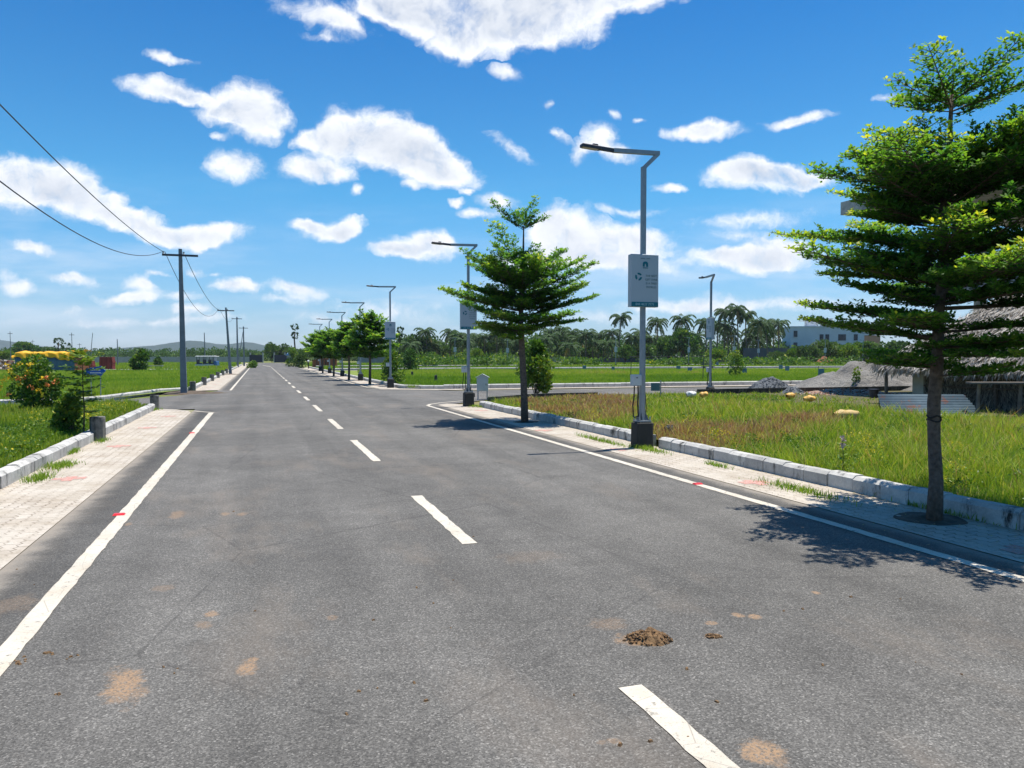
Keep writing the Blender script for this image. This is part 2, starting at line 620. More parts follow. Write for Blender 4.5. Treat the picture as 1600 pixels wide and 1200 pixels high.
def paver_mat():
    b = NB('interlocking_pavers')
    P = b.coord()
    n = b.noise(9, 2, .5, P)
    w = b.N.new('ShaderNodeTexWave')
    w.wave_type = 'BANDS'
    w.wave_profile = 'TRI'
    w.bands_direction = 'Y'
    w.inputs['Scale'].default_value = 2.9
    w.inputs['Distortion'].default_value = 0
    b.L.new(P, w.inputs['Vector'])
    sx = b.N.new('ShaderNodeSeparateXYZ')
    b.L.new(P, sx.inputs[0])
    cx = b.N.new('ShaderNodeCombineXYZ')
    xo = b.math('ADD', sx.outputs[0], b.math('MULTIPLY', w.outputs['Fac'], .035))
    xo = b.math('ADD', xo, b.math('MULTIPLY', b.noise(3.0, 4, .6, P), .10))
    b.L.new(sx.outputs[1], cx.inputs[0])
    b.L.new(xo, cx.inputs[1])
    br = b.N.new('ShaderNodeTexBrick')
    b.L.new(cx.outputs[0], br.inputs['Vector'])
    br.inputs['Scale'].default_value = 1.0
    br.inputs['Brick Width'].default_value = .23
    br.inputs['Row Height'].default_value = .125
    br.inputs['Mortar Size'].default_value = .008
    br.inputs['Mortar Smooth'].default_value = .4
    br.inputs['Bias'].default_value = 0
    br.inputs['Color1'].default_value = (.40, .36, .31, 1)
    br.inputs['Color2'].default_value = (.50, .455, .395, 1)
    br.inputs['Mortar'].default_value = (.15, .12, .09, 1)
    dirt = b.noise(1.7, 6, .7, P)
    fine = b.noise(60, 4, .7, P)
    # joints are mostly silted up with sand; only some show dark
    c = b.mix(b.ramp(b.noise(1.2, 4, .6, P), [(.38, .88), (.60, .25)]), br.outputs['Color'], (.44, .40, .34))
    c = b.mix(1.0, c, b.ramp(dirt, [(.28, (.74, .68, .60)), (.6, (1.05, 1.04, 1.02))]), 'MULTIPLY')
    c = b.mix(1.0, c, b.ramp(fine, [(.3, .84), (.7, 1.12)]), 'MULTIPLY')
    b.bump(b.math('SUBTRACT', fine, b.math('MULTIPLY', br.outputs['Fac'], 1.2)), .5, .006)
    return b.done(c, .92)


M_PAVE = paver_mat()


def concrete(name, c1=(.36, .36, .34), c2=(.22, .22, .21), stain=.0, tintvar=True):
    b = NB(name)
    P = b.coord()
    f = b.noise(5, 7, .65, P)
    f2 = b.noise(45, 4, .7, P)
    c = b.ramp(f, [(.3, c2), (.65, c1)])
    c = b.mix(1.0, c, b.ramp(f2, [(.3, .86), (.7, 1.12)]), 'MULTIPLY')
    if tintvar:
        c = b.mix(1.0, c, b.ramp(island_tint(b), [(0, .84), (1, 1.14)]), 'MULTIPLY')
    if stain:
        st = b.noise(2.3, 7, .75, b.mapping(P, scale=(1.5, 1.5, .5)))
        c = b.mix(b.ramp(st, [(.30 + stain * .3, 1.0), (.42 + stain * .3, 0.0)]), c, (.035, .036, .032))
    b.bump(b.math('ADD', f, f2), .35, .01)
    return b.done(c, .9)


M_KERB = concrete('kerb_concrete', (.50, .49, .455), (.36, .35, .33), .12)
M_DARKKERB = concrete('mossy_kerb_concrete', (.12, .115, .10), (.05, .05, .045), .5)
M_BOLLARD = concrete('weathered_stone', (.21, .205, .18), (.09, .09, .08), .38, False)
M_PLINTH = concrete('black_mould_concrete', (.07, .068, .062), (.022, .022, .022), .9, False)
M_CONC = concrete('raw_building_concrete', (.52, .50, .47), (.32, .31, .29), .1, False)


def line_mat(name, col, worn=.5):
    b = NB(name)
    P = b.coord()
    w = b.noise(16, 7, .75, P)
    c = b.mix(b.ramp(b.noise(3, 5, .7, P), [(.5, 0.0), (.75, .45)]), col, tuple(q * w_ for q, w_ in zip(col, (.82, .68, .52))))
    c = b.mix(b.ramp(w, [(.34, worn), (.43, 0.0)]), c, (.12, .112, .10))
    c = b.mix(b.ramp(b.noise(130, 3, .8, P), [(.30, .75), (.44, 0.0)]), c, (.20, .18, .16))
    c = b.mix(1.0, c, b.ramp(b.noise(.7, 5, .7, P), [(.35, .80), (.65, 1.04)]), 'MULTIPLY')
    cr = b.voronoi(5.0, b.mapping(P, scale=(1, .8, 1)), 'Distance', 'DISTANCE_TO_EDGE')
    c = b.mix(b.ramp(cr, [(.0, .55), (.012, 0.0)]), c, (.16, .14, .12))
    b.bump(b.noise(90, 3, .7, P), .4, .003)
    return b.done(c, .75)


M_LINE = line_mat('white_road_paint', (.57, .52, .43), .9)
_b = NB('red_paving_paint')
_P = _b.coord()
_c = _b.mix(_b.ramp(_b.noise(34, 6, .75, _P), [(.40, .85), (.56, .10)]), (.50, .15, .12), (.44, .39, .33))
_c = _b.mix(_b.ramp(_b.noise(5, 4, .7, _P), [(.35, .55), (.6, 0.0)]), _c, (.42, .33, .28))
M_RED = _b.done(_c, .9)


def ground_mat(name, stops, scale=.25, fine=22, ridge=True):
    b = NB(name)
    P = b.coord()
    f = b.noise(scale, 8, .68, P)
    g = b.noise(fine, 5, .75, P)
    m = b.math('ADD', b.math('MULTIPLY', f, .72), b.math('MULTIPLY', g, .28))
    c = b.ramp(m, stops)
    b.bump(g, .6, .05)
    return b.done(c, .95)


M_GROUND = ground_mat('grassland', [(.34, (.085, .12, .022)), (.46, (.13, .165, .03)), (.54, (.17, .17, .045)), (.62, (.21, .17, .085)), (.72, (.12, .15, .03))])
M_SOIL = ground_mat('plot_soil', [(.35, (.06, .07, .02)), (.5, (.10, .09, .04)), (.65, (.14, .11, .06))], .8)
M_SAND = simple('sand_path', (.33, .28, .22), (.22, .19, .15), 3, .95, 0, .3)
M_DIRT = simple('dark_soil', (.14, .105, .075), (.055, .042, .03), 9, .95, 0, .6)

M_BARK = simple('bark', (.17, .13, .10), (.07, .052, .04), 22, .9, 0, .8)
M_BARKD = simple('dark_bark', (.09, .07, .05), (.04, .03, .022), 18, .9, 0, .6)
M_PALMT = simple('palm_trunk', (.20, .17, .14), (.10, .085, .07), 4, .9)
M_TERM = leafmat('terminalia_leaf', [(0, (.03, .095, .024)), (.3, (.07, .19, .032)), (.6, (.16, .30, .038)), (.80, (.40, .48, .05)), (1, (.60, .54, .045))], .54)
M_LEAF = leafmat('broad_leaf', [(0, (.024, .068, .018)), (.5, (.065, .145, .03)), (.85, (.14, .22, .038)), (1, (.24, .29, .05))], .36)
M_LEAFY = leafmat('fresh_leaf', [(0, (.04, .10, .018)), (.5, (.10, .20, .025)), (1, (.30, .32, .035))], .35)
M_FAR = leafmat('far_leaf', [(0, (.03, .07, .022)), (.5, (.065, .125, .034)), (1, (.13, .185, .045))], .3, .7)
M_PALM = leafmat('palm_frond', [(0, (.022, .06, .016)), (.5, (.05, .105, .026)), (.85, (.11, .15, .045)), (1, (.28, .23, .10))], .35, .65)
M_GRASS = leafmat('grass_blade', [(0, (.085, .18, .018)), (.3, (.22, .34, .03)), (.55, (.38, .44, .05)), (.70, (.46, .40, .13)), (.84, (.40, .24, .14)), (1, (.30, .16, .11))], .38, .6)
M_WEED = leafmat('weed_leaf', [(0, (.03, .09, .015)), (.6, (.09, .18, .02)), (.93, (.24, .30, .03)), (1, (.62, .50, .03))], .35)
M_FLW_Y = simple('yellow_petal', (.85, .62, .03), (.75, .50, .02), 30, .6)
M_FLW_O = simple('orange_petal', (.80, .28, .08), (.68, .22, .07), 30, .6)
M_FLW_P = simple('lilac_petal', (.55, .42, .50), (.45, .33, .40), 30, .6)

M_GALV = simple('galvanised_steel', (.30, .33, .355), (.23, .26, .285), 14, .45, .35)
M_POLE = simple('grey_painted_pole', (.20, .225, .25), (.14, .16, .18), 5, .7, 0)
M_STEELD = simple('dark_steel', (.07, .07, .085), (.045, .045, .055), 12, .5, .3)
M_SIGN = simple('sign_panel_grey', (.42, .47, .50), (.38, .43, .46), 2, .5)
M_TEAL = simple('teal_print', (.015, .16, .20), (.012, .14, .18), 2, .5)
M_PALE = simple('pale_print', (.35, .55, .60), (.33, .52, .58), 2, .5)
M_GREYT = simple('grey_green_print', (.13, .22, .24), (.12, .20, .22), 2, .5)
M_LENS = simple('lamp_lens', (.45, .40, .36), (.36, .32, .28), 8, .3)
M_BLACK = simple('black_rubber', (.02, .02, .02), (.012, .012, .012), 10, .6)
M_BOX = simple('pale_enamel_box', (.52, .55, .55), (.42, .45, .45), 5, .5)
M_BLUE = simple('blue_sign_paint', (.012, .09, .42), (.01, .07, .34), 5, .45)
M_WHITE = simple('white_paint', (.74, .74, .72), (.62, .62, .60), 5, .5)
M_WIRE = simple('wire', (.06, .065, .08), (.05, .05, .06), 5, .6)
M_REFL = simple('red_reflector', (.62, .02, .03), (.5, .015, .02), 9, .3)


# ------------------------------------------------------------------ setting
rng = np.random.default_rng(7)
random.seed(7)
ROAD_ROT = (0, 0, TH)


def road_frame(o):
    o.rotation_euler = ROAD_ROT
    return o


def sheet(name, poly, z, mat, kind='structure', sub=None):
    """flat polygon in road coordinates (t, s)"""
    b = MB()
    b.add([(t, s, z) for t, s in poly], [tuple(range(len(poly)))])
    o = road_frame(b.build(name, mat))
    o['kind'] = kind
    return o


def grid(name, x0, x1, y0, y1, nx, ny, zf, mat, frame=True):
    xs, ys = np.linspace(x0, x1, nx), np.linspace(y0, y1, ny)
    X, Y = np.meshgrid(xs, ys)
    Z = zf(X, Y)
    V = np.stack([X.ravel(), Y.ravel(), Z.ravel()], 1)
    i = np.arange((ny - 1) * (nx - 1))
    r, c = i // (nx - 1), i % (nx - 1)
    a = r * nx + c
    F = np.stack([a, a + 1, a + nx + 1, a + nx], 1)
    o = np_mesh(name, V, F, mat, smooth=True)
    if frame: road_frame(o)
    return o


g = MB()
g.add([(-5000, -300, -.03), (5000, -300, -.03), (5000, 9000, -.03), (-5000, 9000, -.03)], [(0, 1, 2, 3)])
o = g.build('ground', M_GROUND); o['kind'] = 'structure'

# main road with side-street throat; carriageway between the paving strips
sheet('road', [(-1.86, -6), (5.6, -6), (5.6, 205), (-1.86, 205)], 0.0, M_ASPH)
sheet('side_road', [(5.6, 28.0), (75, 28.0), (75, 35.0), (5.6, 35.0)], 0.0, M_ASPH2)
sheet('side_road', [(5.6, 24.6), (8.6, 28.0), (5.6, 28.0)], 0.0, M_ASPH2)
sheet('side_road', [(5.6, 35.0), (8.6, 35.0), (5.6, 37.8)], 0.0, M_ASPH2)
# left street leaves at a slant
lf = [ST(-260, 637), ST(0, 633.5), ST(100, 632), ST(160, 627), ST(285, 617.5)]
ln_ = [ST(-260, 648), ST(0, 644), ST(120, 641), ST(238, 640)]
sheet('side_road', [(-1.86, 25.2)] + [(-1.86, 38.2)] + [(t, s) for s, t in reversed(lf)] + [(t, s) for s, t in ln_], 0.0, M_ASPH2)

# paving strips
fp = [(-2.95, -6, -1.85, 24.6), (5.6, -6, 6.62, 24.3)]
sheet('footpath', [(-2.98, -6), (-1.86, -6), (-1.86, 23.6), (-2.0, 24.4), (-2.4, 25.1), (-3.05, 25.6)], 0.006, M_PAVE)
sheet('footpath', [(5.6, -6), (6.66, -6), (6.66, 24.6), (6.0, 25.4), (5.6, 24.9)], 0.006, M_PAVE)
sheet('footpath', [(-2.98, 38.6), (-1.86, 39.0), (-1.86, 190), (-2.98, 190)], 0.006, M_PAVE)
sheet('footpath', [(5.6, 37.6), (8.0, 35.9), (70, 35.3), (70, 36.4), (8.4, 36.9), (6.62, 38.2), (6.62, 115), (5.6, 115)], 0.006, M_PAVE)
sheet('footpath', [(9.5, 27.0), (75, 27.0), (75, 28.0), (9.5, 28.0)], 0.006, M_PAVE)
# raised plots
ZP = .10
sheet('grass_plot', [(6.85, -6), (75, -6), (75, 26.8), (9.5, 26.8), (7.6, 25.4), (6.85, 23.8)], ZP, M_SOIL)
sheet('grass_plot', [(-60, -6), (-3.18, -6), (-3.18, 25.2), (-4.2, 25.6)] + [(t, s - .3) for s, t in reversed(ln_[:-1])], ZP, M_SOIL)
# plots on the far side
M_FIELD = ground_mat('field_grass', [(.32, (.075, .13, .018)), (.45, (.13, .19, .028)), (.54, (.18, .22, .04)), (.64, (.20, .18, .065)), (.74, (.13, .17, .03))], .12, 5)
sheet('far_field', [(6.9, 38.4), (8.6, 37.1), (90, 36.6), (90, 84), (6.9, 84)], .08, M_FIELD)
sheet('far_field', [(-90, 44)] + [(t, s + .2) for s, t in lf[:-1]] + [(-3.2, 38.3), (-3.2, 92), (-90, 92)], .08, M_FIELD)
sheet('far_path', [(6.9, 84.5), (6.9, 90), (120, 90), (120, 84.5)], .0, M_SAND)
sheet('far_path', [(-120, 93), (-120, 98), (-3.2, 98), (-3.2, 93)], .0, M_SAND)
sheet('far_path', [(22, 58), (60, 55.5), (60, 58.5), (22, 60)], .086, M_SAND)


def stripe(b, t0, t1, s0, s1, z, jag=.006, step=.12):
    n = max(2, int((s1 - s0) / step))
    if n > 400: n = 400
    P, Fs = [], []
    for i in range(n + 1):
        s = s0 + (s1 - s0) * i / n
        P += [(t0 + random.uniform(-jag, jag), s, z), (t1 + random.uniform(-jag, jag), s, z)]
    for i in range(n):
        Fs.append((2 * i, 2 * i + 1, 2 * i + 3, 2 * i + 2))
    b.add(P, Fs)


def ribbon(b, pts, w, z):
    """ribbon along (t, s) points"""
    P, Fs = [], []
    for i, p in enumerate(pts):
        a, c = pts[max(i - 1, 0)], pts[min(i + 1, len(pts) - 1)]
        d = Vector((c[0] - a[0], c[1] - a[1])).normalized()
        nrm = Vector((-d.y, d.x)) * w / 2
        P += [(p[0] + nrm.x, p[1] + nrm.y, z), (p[0] - nrm.x, p[1] - nrm.y, z)]
    for i in range(len(pts) - 1):
        Fs.append((2 * i, 2 * i + 1, 2 * i + 3, 2 * i + 2))
    b.add(P, Fs)


def road_mark(b, name='road_marking', mat=None):
    o = road_frame(b.build(name, mat or M_LINE))
    o['kind'] = 'structure'
    return o


ZL = .0045
b = MB(); stripe(b, -1.375, -1.245, -2, 23.35, ZL); road_mark(b)
b = MB(); ribbon(b, [(-1.245, 23.35), (-1.7, 23.95), (-2.3, 24.7), (-3.0, 25.2)], .11, .011); road_mark(b)
b = MB(); stripe(b, 5.13, 5.25, -2, 24.6, ZL); road_mark(b)
b = MB(); ribbon(b, [(5.19, 24.6), (5.4, 25.2), (5.9, 25.9), (7.0, 26.9), (8.0, 27.7)], .11, .008); road_mark(b)
b = MB(); stripe(b, -1.36, -1.25, 38.6, 150, ZL); road_mark(b)
b = MB(); ribbon(b, [(12, 35.3), (9.2, 35.6), (7.0, 36.6), (5.7, 38.2), (5.3, 40), (5.2, 44), (5.2, 118), (7.0, 124), (9, 126)], .12, .0105); road_mark(b)
b = MB()
for s0, s1 in [(.6, 3.31), (6.3, 8.68), (11.75, 14.86), (17.25, 20.1), (23.0, 26.0), (28.9, 31.6), (34.8, 37.6)] + [(40.6 + 5.8 * i, 43.4 + 5.8 * i) for i in range(14)]:
    stripe(b, 1.63, 1.755, s0, s1, ZL, .007)
road_mark(b)
b = MB(); ribbon(b, [(1.7, 128), (.6, 145)], .25, ZL); road_mark(b)
b = MB(); ribbon(b, [(9.8, 28.15), (75, 28.15)], .10, .009); road_mark(b)

# red plus signs sprayed on the paving
RM = MB()


def plus(s, t, z=.0095):
    a, c = .065, .20
    for (dx, dy) in ((0, 0), (1, 0), (-1, 0), (0, 1), (0, -1)):
        w = .13 if dx or dy else .13
        x, y = t + dx * .13, s + dy * .13
        h = .064
        RM.add([(x - h, y - h, z), (x + h, y - h, z), (x + h, y + h, z), (x - h, y + h, z)], [(0, 1, 2, 3)])
        if (dx, dy) in ((1, 0), (-1, 0)):
            RM.add([(x - h, y - h + dx * .05 + .09, z + .0004), (x + h, y - h + .09, z + .0004), (x + h, y + h + .05, z + .0004), (x - h, y + h + .05, z + .0004)], [(0, 1, 2, 3)])


for px, py in ((108, 749), (185, 698), (230, 669), (263, 651), (1180, 755), (966, 703), (850, 673), (752, 642), (1608, 862)):
    plus(*ST(px, py))
for i in range(12):
    plus(42 + i * 5, -2.4); plus(42 + i * 5, 6.1)
o = road_frame(RM.build('red_paving_mark', M_RED)); o['kind'] = 'structure'


# kerbs ------------------------------------------------------------
def kerb(name, pts, side, mat, block=.42, h=.19, w=.16, gap=.008, jit=.006, z0=0.0):
    """pts: (t, s) of the foot of the face; side +1 = body lies to the left of travel"""
    b = MB()
    P = [Vector((p[0], p[1])) for p in pts]
    seg = []
    for a, c in zip(P, P[1:]):
        L = (c - a).length
        n = max(1, round(L / block))
        for i in range(n):
            seg.append((a.lerp(c, i / n), a.lerp(c, (i + 1) / n)))
    for a, c in seg:
        d = (c - a).normalized()
        nn = Vector((-d.y, d.x)) * side
        a2, c2 = a + d * gap / 2, c - d * gap / 2
        j = random.uniform(-jit, jit)
        dz = random.uniform(-jit, jit) * .8
        prof = [(0 + j, z0 - .02), (0 + j, z0 + h * .80 + dz), (.05 + j, z0 + h + dz), (w + j, z0 + h + dz), (w + j, z0 - .02)]
        V1 = [(*(a2 + nn * u), z) for u, z in prof]
        jj = j + random.uniform(-jit, jit) * .5 - j
        V2 = [(*(c2 + nn * (u + jj)), z) for u, z in prof]
        Fs = [(i, (i + 1) % 5, 5 + (i + 1) % 5, 5 + i) for i in range(5)] + [(4, 3, 2, 1, 0), (5, 6, 7, 8, 9)]
        b.add(V1 + V2, Fs)
    o = road_frame(b.build(name, mat))
    o['kind'] = 'structure'
    return o


kerb('kerb', [(-2.97, -4), (-2.97, 25.3)], 1, M_KERB)
kerb('kerb', [(6.62, -4), (6.62, 11.93)], -1, M_KERB, jit=.012)
kerb('kerb', [(6.62, 12.3), (6.62, 23.5)], -1, M_KERB, jit=.012)
kerb('kerb', [(7.3, 24.9), (9.6, 26.6), (12.2, 26.9)], -1, M_DARKKERB, h=.24)
kerb('kerb', [(16.6, 26.9), (45, 26.9)], -1, M_DARKKERB, h=.30, block=1.2)
kerb('kerb', [(-2.97, 38.4), (-2.97, 150)], 1, M_KERB, block=.8)
kerb('kerb', [(t, s) for s, t in lf[:-1]] + [(-4.0, 36.9), (-3.1, 38.0)], 1, M_KERB, block=.8)
kerb('kerb', [(70, 36.4), (8.6, 36.9)], -1, M_KERB, block=.8, h=.22)
kerb('kerb', [(8.6, 36.9), (7.5, 37.3), (6.8, 38.2), (6.62, 39.5), (6.62, 112)], -1, M_KERB, block=.8)
kerb('kerb', [(120, 90.2), (8, 90.2)], -1, M_KERB, block=4, h=.25, w=.3)
kerb('kerb', [(120, 118), (8, 118)], -1, M_KERB, block=4, h=.25, w=.3)
kerb('kerb', [(-120, 92.4), (-3.4, 92.4)], 1, M_KERB, block=4, h=.22, w=.4)
kerb('kerb', [(-120, 112), (-3.4, 112)], 1, M_KERB, block=4, h=.22, w=.3)

# soil around the foot of the first utility pole
def mound(name, cx, cy, rx, ry, h, mat, n=40, amp=.3, frq=2.0, kind='structure', parent=None, sharp=1.3):
    V, F = [], []
    rings = n // 2
    for i in range(rings + 1):
        u = i / rings
        for k in range(n):
            a = k / n * 2 * math.pi
            wob = 1 + .18 * mnoise.noise(Vector((math.cos(a) * 1.3 + cx, math.sin(a) * 1.3 + cy, .3)))
            x, y = math.cos(a) * rx * u * wob, math.sin(a) * ry * u * wob
            z = h * (1 - u) ** sharp * (1 + 0 * amp)
            z = h * (math.cos(u * math.pi) * .5 + .5) ** (sharp * .8)
            z += h * amp * (1 - u) ** .5 * mnoise.fractal(Vector((x * frq + cx, y * frq, .7)), 1.0, 2.0, 5) if u < 1 else 0
            if u > .97: z = -.02
            V.append((x, y, max(z, -.02)))
    for i in range(rings):
        for k in range(n):
            k2 = (k + 1) % n
            F.append((i * n + k, i * n + k2, (i + 1) * n + k2, (i + 1) * n + k))
    o = np_mesh(name, V, F, mat, parent, smooth=True)
    if parent is None:
        o.location = (cx, cy, 0)
    if kind: o['kind'] = kind
    return o


x, y = W(36.4, -2.9)
mound('soil', x, y, 1.7, 1.2, .08, M_DIRT, amp=.5)
x, y = W(73, -2.6)
mound('soil', x, y, 1.2, 1.2, .06, M_DIRT, amp=.5)

# hills, far away ---------------------------------------------------------
M_HILL = ground_mat('wooded_hill', [(.35, (.012, .03, .02)), (.55, (.02, .045, .028)), (.7, (.035, .055, .035))], .012, .2)


def hill(prof, Y0, depth):
    """prof: list of (px, top px) seen ridge; real terrain ridge at distance Y0"""
    n = 160
    pxs = [p[0] for p in prof]; tops = [p[1] for p in prof]
    V, F = [], []
    rows = [(-1, 0), (-.6, .45), (-.3, .8), (0, 1), (.4, .75), (1, 0)]
    for i in range(n):
        px = pxs[0] + (pxs[-1] - pxs[0]) * i / (n - 1)
        tp = np.interp(px, pxs, tops)
        H = (HOR - tp) * Y0 / FPX
        H *= 1 + .05 * mnoise.noise(Vector((px * .12, 0, Y0)))
        for r, k in rows:
            Y = Y0 + r * depth
            z = H * k * (1 + .12 * mnoise.noise(Vector((px * .08, r * 3, 1.0))) * (1 - k))
            V.append(((px - 800) / FPX * Y0, Y, z - 1))
    m = len(rows)
    for i in range(n - 1):
        for j in range(m - 1):
            F.append((i * m + j, (i + 1) * m + j, (i + 1) * m + j + 1, i * m + j + 1))
    o = np_mesh('hill', V, F, M_HILL, smooth=True)
    o['kind'] = 'structure'


hill([(150, 557), (190, 545), (215, 541), (235, 539), (262, 538), (285, 533), (300, 531), (315, 532), (335, 536), (352, 537), (370, 536), (385, 533), (392, 534), (420, 540), (480, 546), (560, 551), (620, 557)], 2600, 500)
hill([(-600, 557), (-300, 536), (-120, 528), (-20, 529), (10, 531), (30, 536), (60, 541), (120, 548), (170, 552), (240, 557)], 3000, 500)


# ------------------------------------------------------------------ foliage generators
def quads_from(pos, axis, side, L, Wd, tint, shape='leaf'):
    """4-vertex leaves: base, left, tip, right"""
    n = len(pos)
    L = np.broadcast_to(np.asarray(L), (n,))[:, None]
    Wd = np.broadcast_to(np.asarray(Wd), (n,))[:, None]
    V = np.empty((n, 4, 3))
    V[:, 0] = pos
    V[:, 1] = pos + axis * L * .6 + side * Wd * .5
    V[:, 2] = pos + axis * L
    V[:, 3] = pos + axis * L * .6 - side * Wd * .5
    return V.reshape(-1, 3), np.arange(n * 4).reshape(-1, 4), np.repeat(tint, 4)


def unit(a):
    return a / np.maximum(np.linalg.norm(a, axis=-1, keepdims=True), 1e-9)


def rosettes(rg, C, N, nleaf, L, tintc):
    """whorls of leaves at points C with up vectors N"""
    n = len(C)
    r = unit(rg.normal(size=(n, 3)))
    e1 = unit(np.cross(N, r)); e2 = np.cross(N, e1)
    pos, ax, sd, ti = [], [], [], []
    for k in range(nleaf):
        a = k / nleaf * 2 * math.pi + rg.uniform(-.4, .4, n)
        el = rg.uniform(.05, .75, n)
        d = e1 * (np.cos(a) * np.cos(el))[:, None] + e2 * (np.sin(a) * np.cos(el))[:, None] + N * np.sin(el)[:, None]
        pos.append(C + rg.normal(size=(n, 3)) * L * .18); ax.append(unit(d)); s = unit(np.cross(d, N) + rg.normal(size=(n, 3)) * .25)
        sd.append(s); ti.append(np.clip(tintc + rg.normal(size=n) * .10, 0, 1))
    pos, ax, sd, ti = map(np.concatenate, (pos, ax, sd, ti))
    m = len(pos)
    Ls = L * rg.uniform(.7, 1.25, m)
    return quads_from(pos, ax, sd, Ls, Ls * .52, ti)


def terminalia(root, seed, trunk_pts, trunk_rad, tiers, leafL, nleaf, spacing, bias=(0, 0), bare_to=None, yellow=.5):
    """layered almond-type tree: whorls of near-level boughs carrying flat leafy sprays"""
    rg = np.random.default_rng(seed)
    tb = MB(); tb.tube(trunk_pts, trunk_rad, 10)
    bb = MB()
    tz = np.array([p[2] for p in trunk_pts]); txy = np.array([(p[0], p[1]) for p in trunk_pts])
    C, N, T = [], [], []
    for (z, R, rise, nb, r0) in tiers:
        bx, by = np.interp(z, tz, txy[:, 0]), np.interp(z, tz, txy[:, 1])
        a0 = rg.uniform(0, 6.28)
        for k in range(nb):
            a = a0 + k * 2 * math.pi / nb + rg.normal() * .16
            ln = R * rg.choice([rg.uniform(.5, .8), rg.uniform(.8, 1.15), rg.uniform(.85, 1.12)]) * (1 + bias[0] * math.cos(a - bias[1]))
            zz = z + rg.uniform(-.11, .11) * R
            rs = rise * rg.uniform(.7, 1.3) + rg.uniform(-.05, .13)
            d = np.array((math.cos(a), math.sin(a), 0))
            sdv = np.array((-math.sin(a), math.cos(a), 0))
            bend = rg.normal() * .10
            npt = 7
            path = []
            for i in range(npt):
                u = i / (npt - 1)
                path.append(np.array((bx, by, zz)) + d * ln * u + sdv * ln * bend * u * u + np.array((0, 0, ln * rs * u ** 1.25)))
            path = np.array(path)
            bb.tube(path, list(np.linspace(max(.011 * ln, .006), .003, npt)), 5, False)
            ns = max(4, int(ln / spacing[0]))
            branch_t = rg.uniform(-.12, .12)
            for i in range(ns):
                u = .18 + .82 * (i + rg.uniform(-.3, .3)) / ns
                u = min(max(u, .12), 1)
                p = np.array([np.interp(u, np.linspace(0, 1, npt), path[:, q]) for q in range(3)])
                for sgn in (-1, 1):
                    sl = ln * (.46 - .34 * u) * rg.uniform(.6, 1.2) + .03
                    ang = rg.uniform(.65, 1.05)
                    dd = d * math.cos(ang) + sdv * sgn * math.sin(ang) + np.array((0, 0, rs * .7 + rg.uniform(-.05, .14)))
                    dd /= np.linalg.norm(dd)
                    q1 = p + dd * sl
                    if sl > .10:
                        bb.tube([p, q1], [.0045, .002], 3, False)
                    m = max(1, int(sl / spacing[1]))
                    for j in range(m):
                        uu = (j + rg.uniform(.3, 1)) / m
                        C.append(p + dd * sl * uu + rg.normal(size=3) * np.array((.014, .014, .010)) * spacing[1] / .05)
                        N.append(unit(np.array((rg.normal() * .25, rg.normal() * .25, 1.0))))
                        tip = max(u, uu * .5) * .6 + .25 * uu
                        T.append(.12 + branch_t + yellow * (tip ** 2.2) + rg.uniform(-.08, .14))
            C.append(path[-1]); N.append(np.array((0, 0, 1.))); T.append(.6 + branch_t)
    C, N, T = np.array(C), np.array(N), np.array(T)
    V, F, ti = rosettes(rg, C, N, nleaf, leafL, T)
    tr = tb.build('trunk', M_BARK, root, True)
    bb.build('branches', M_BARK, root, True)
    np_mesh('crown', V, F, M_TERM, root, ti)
    return root


# the two street trees in the foreground ---------------------------------
x, y = W(5.76, 6.2)
t1 = thing('almond_tree', 'large layered street tree with pale trunk at right edge, overhanging the near paving', 'tree', (x, y, 0), 0, 'layered street trees along the kerb')
tp = [(0, 0, -.05), (.012, .0, .4), (-.012, .01, .8), (-.02, .01, 1.15), (.015, .02, 1.6), (.02, .03, 2.0), (.05, .01, 2.5), (.05, .04, 3.0), (.10, .03, 3.6), (.10, .04, 3.8), (.12, .05, 4.16)]
tr_ = [.080, .064, .058, .060, .055, .050, .044, .036, .028, .022, .013]
tiers = [(1.42, .72, .06, 5, 0), (1.60, 1.0, .05, 6, 0), (1.80, 1.16, .07, 7, 0), (2.0, 1.28, .06, 6, 0), (2.11, 1.0, .14, 5, 0), (2.22, 1.34, .08, 7, 0), (2.34, 1.05, .18, 6, 0), (2.45, 1.40, .12, 7, 0),
         (2.58, 1.2, .2, 6, 0), (2.72, 1.42, .18, 7, 0), (2.86, 1.15, .26, 6, 0), (2.98, 1.25, .22, 7, 0), (3.08, 1.0, .34, 6, 0), (3.15, 1.12, .26, 7, 0), (3.24, .8, .42, 6, 0), (3.3, .95, .32, 6, 0), (3.36, .92, .26, 6, 0), (3.46, .72, .26, 6, 0), (4.0, .80, .42, 8, 0), (4.04, .42, .70, 4, 0)]
tiers = [(z, R * (1.2 if 1.9 < z < 3.0 else (1.1 if z < 4 else .95)), rise * (1.0 if z < 3.1 else .8), nb, q) for (z, R, rise, nb, q) in tiers]
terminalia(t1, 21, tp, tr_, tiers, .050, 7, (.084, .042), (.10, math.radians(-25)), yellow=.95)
b = MB()
b.tube([(-.017 + .062 * math.cos(a), .01 + .062 * math.sin(a), 1.02 + .012 * math.sin(a * 3)) for a in np.linspace(0, 6.28, 16)], .007, 6)
b.tube([(-.016 + .062 * math.cos(a), .01 + .062 * math.sin(a), .985 + .012 * math.cos(a * 2)) for a in np.linspace(0, 6.28, 16)], .007, 6)
b.build('tree_tie', M_BLACK, t1)
x, y = W(5.5, 5.95)

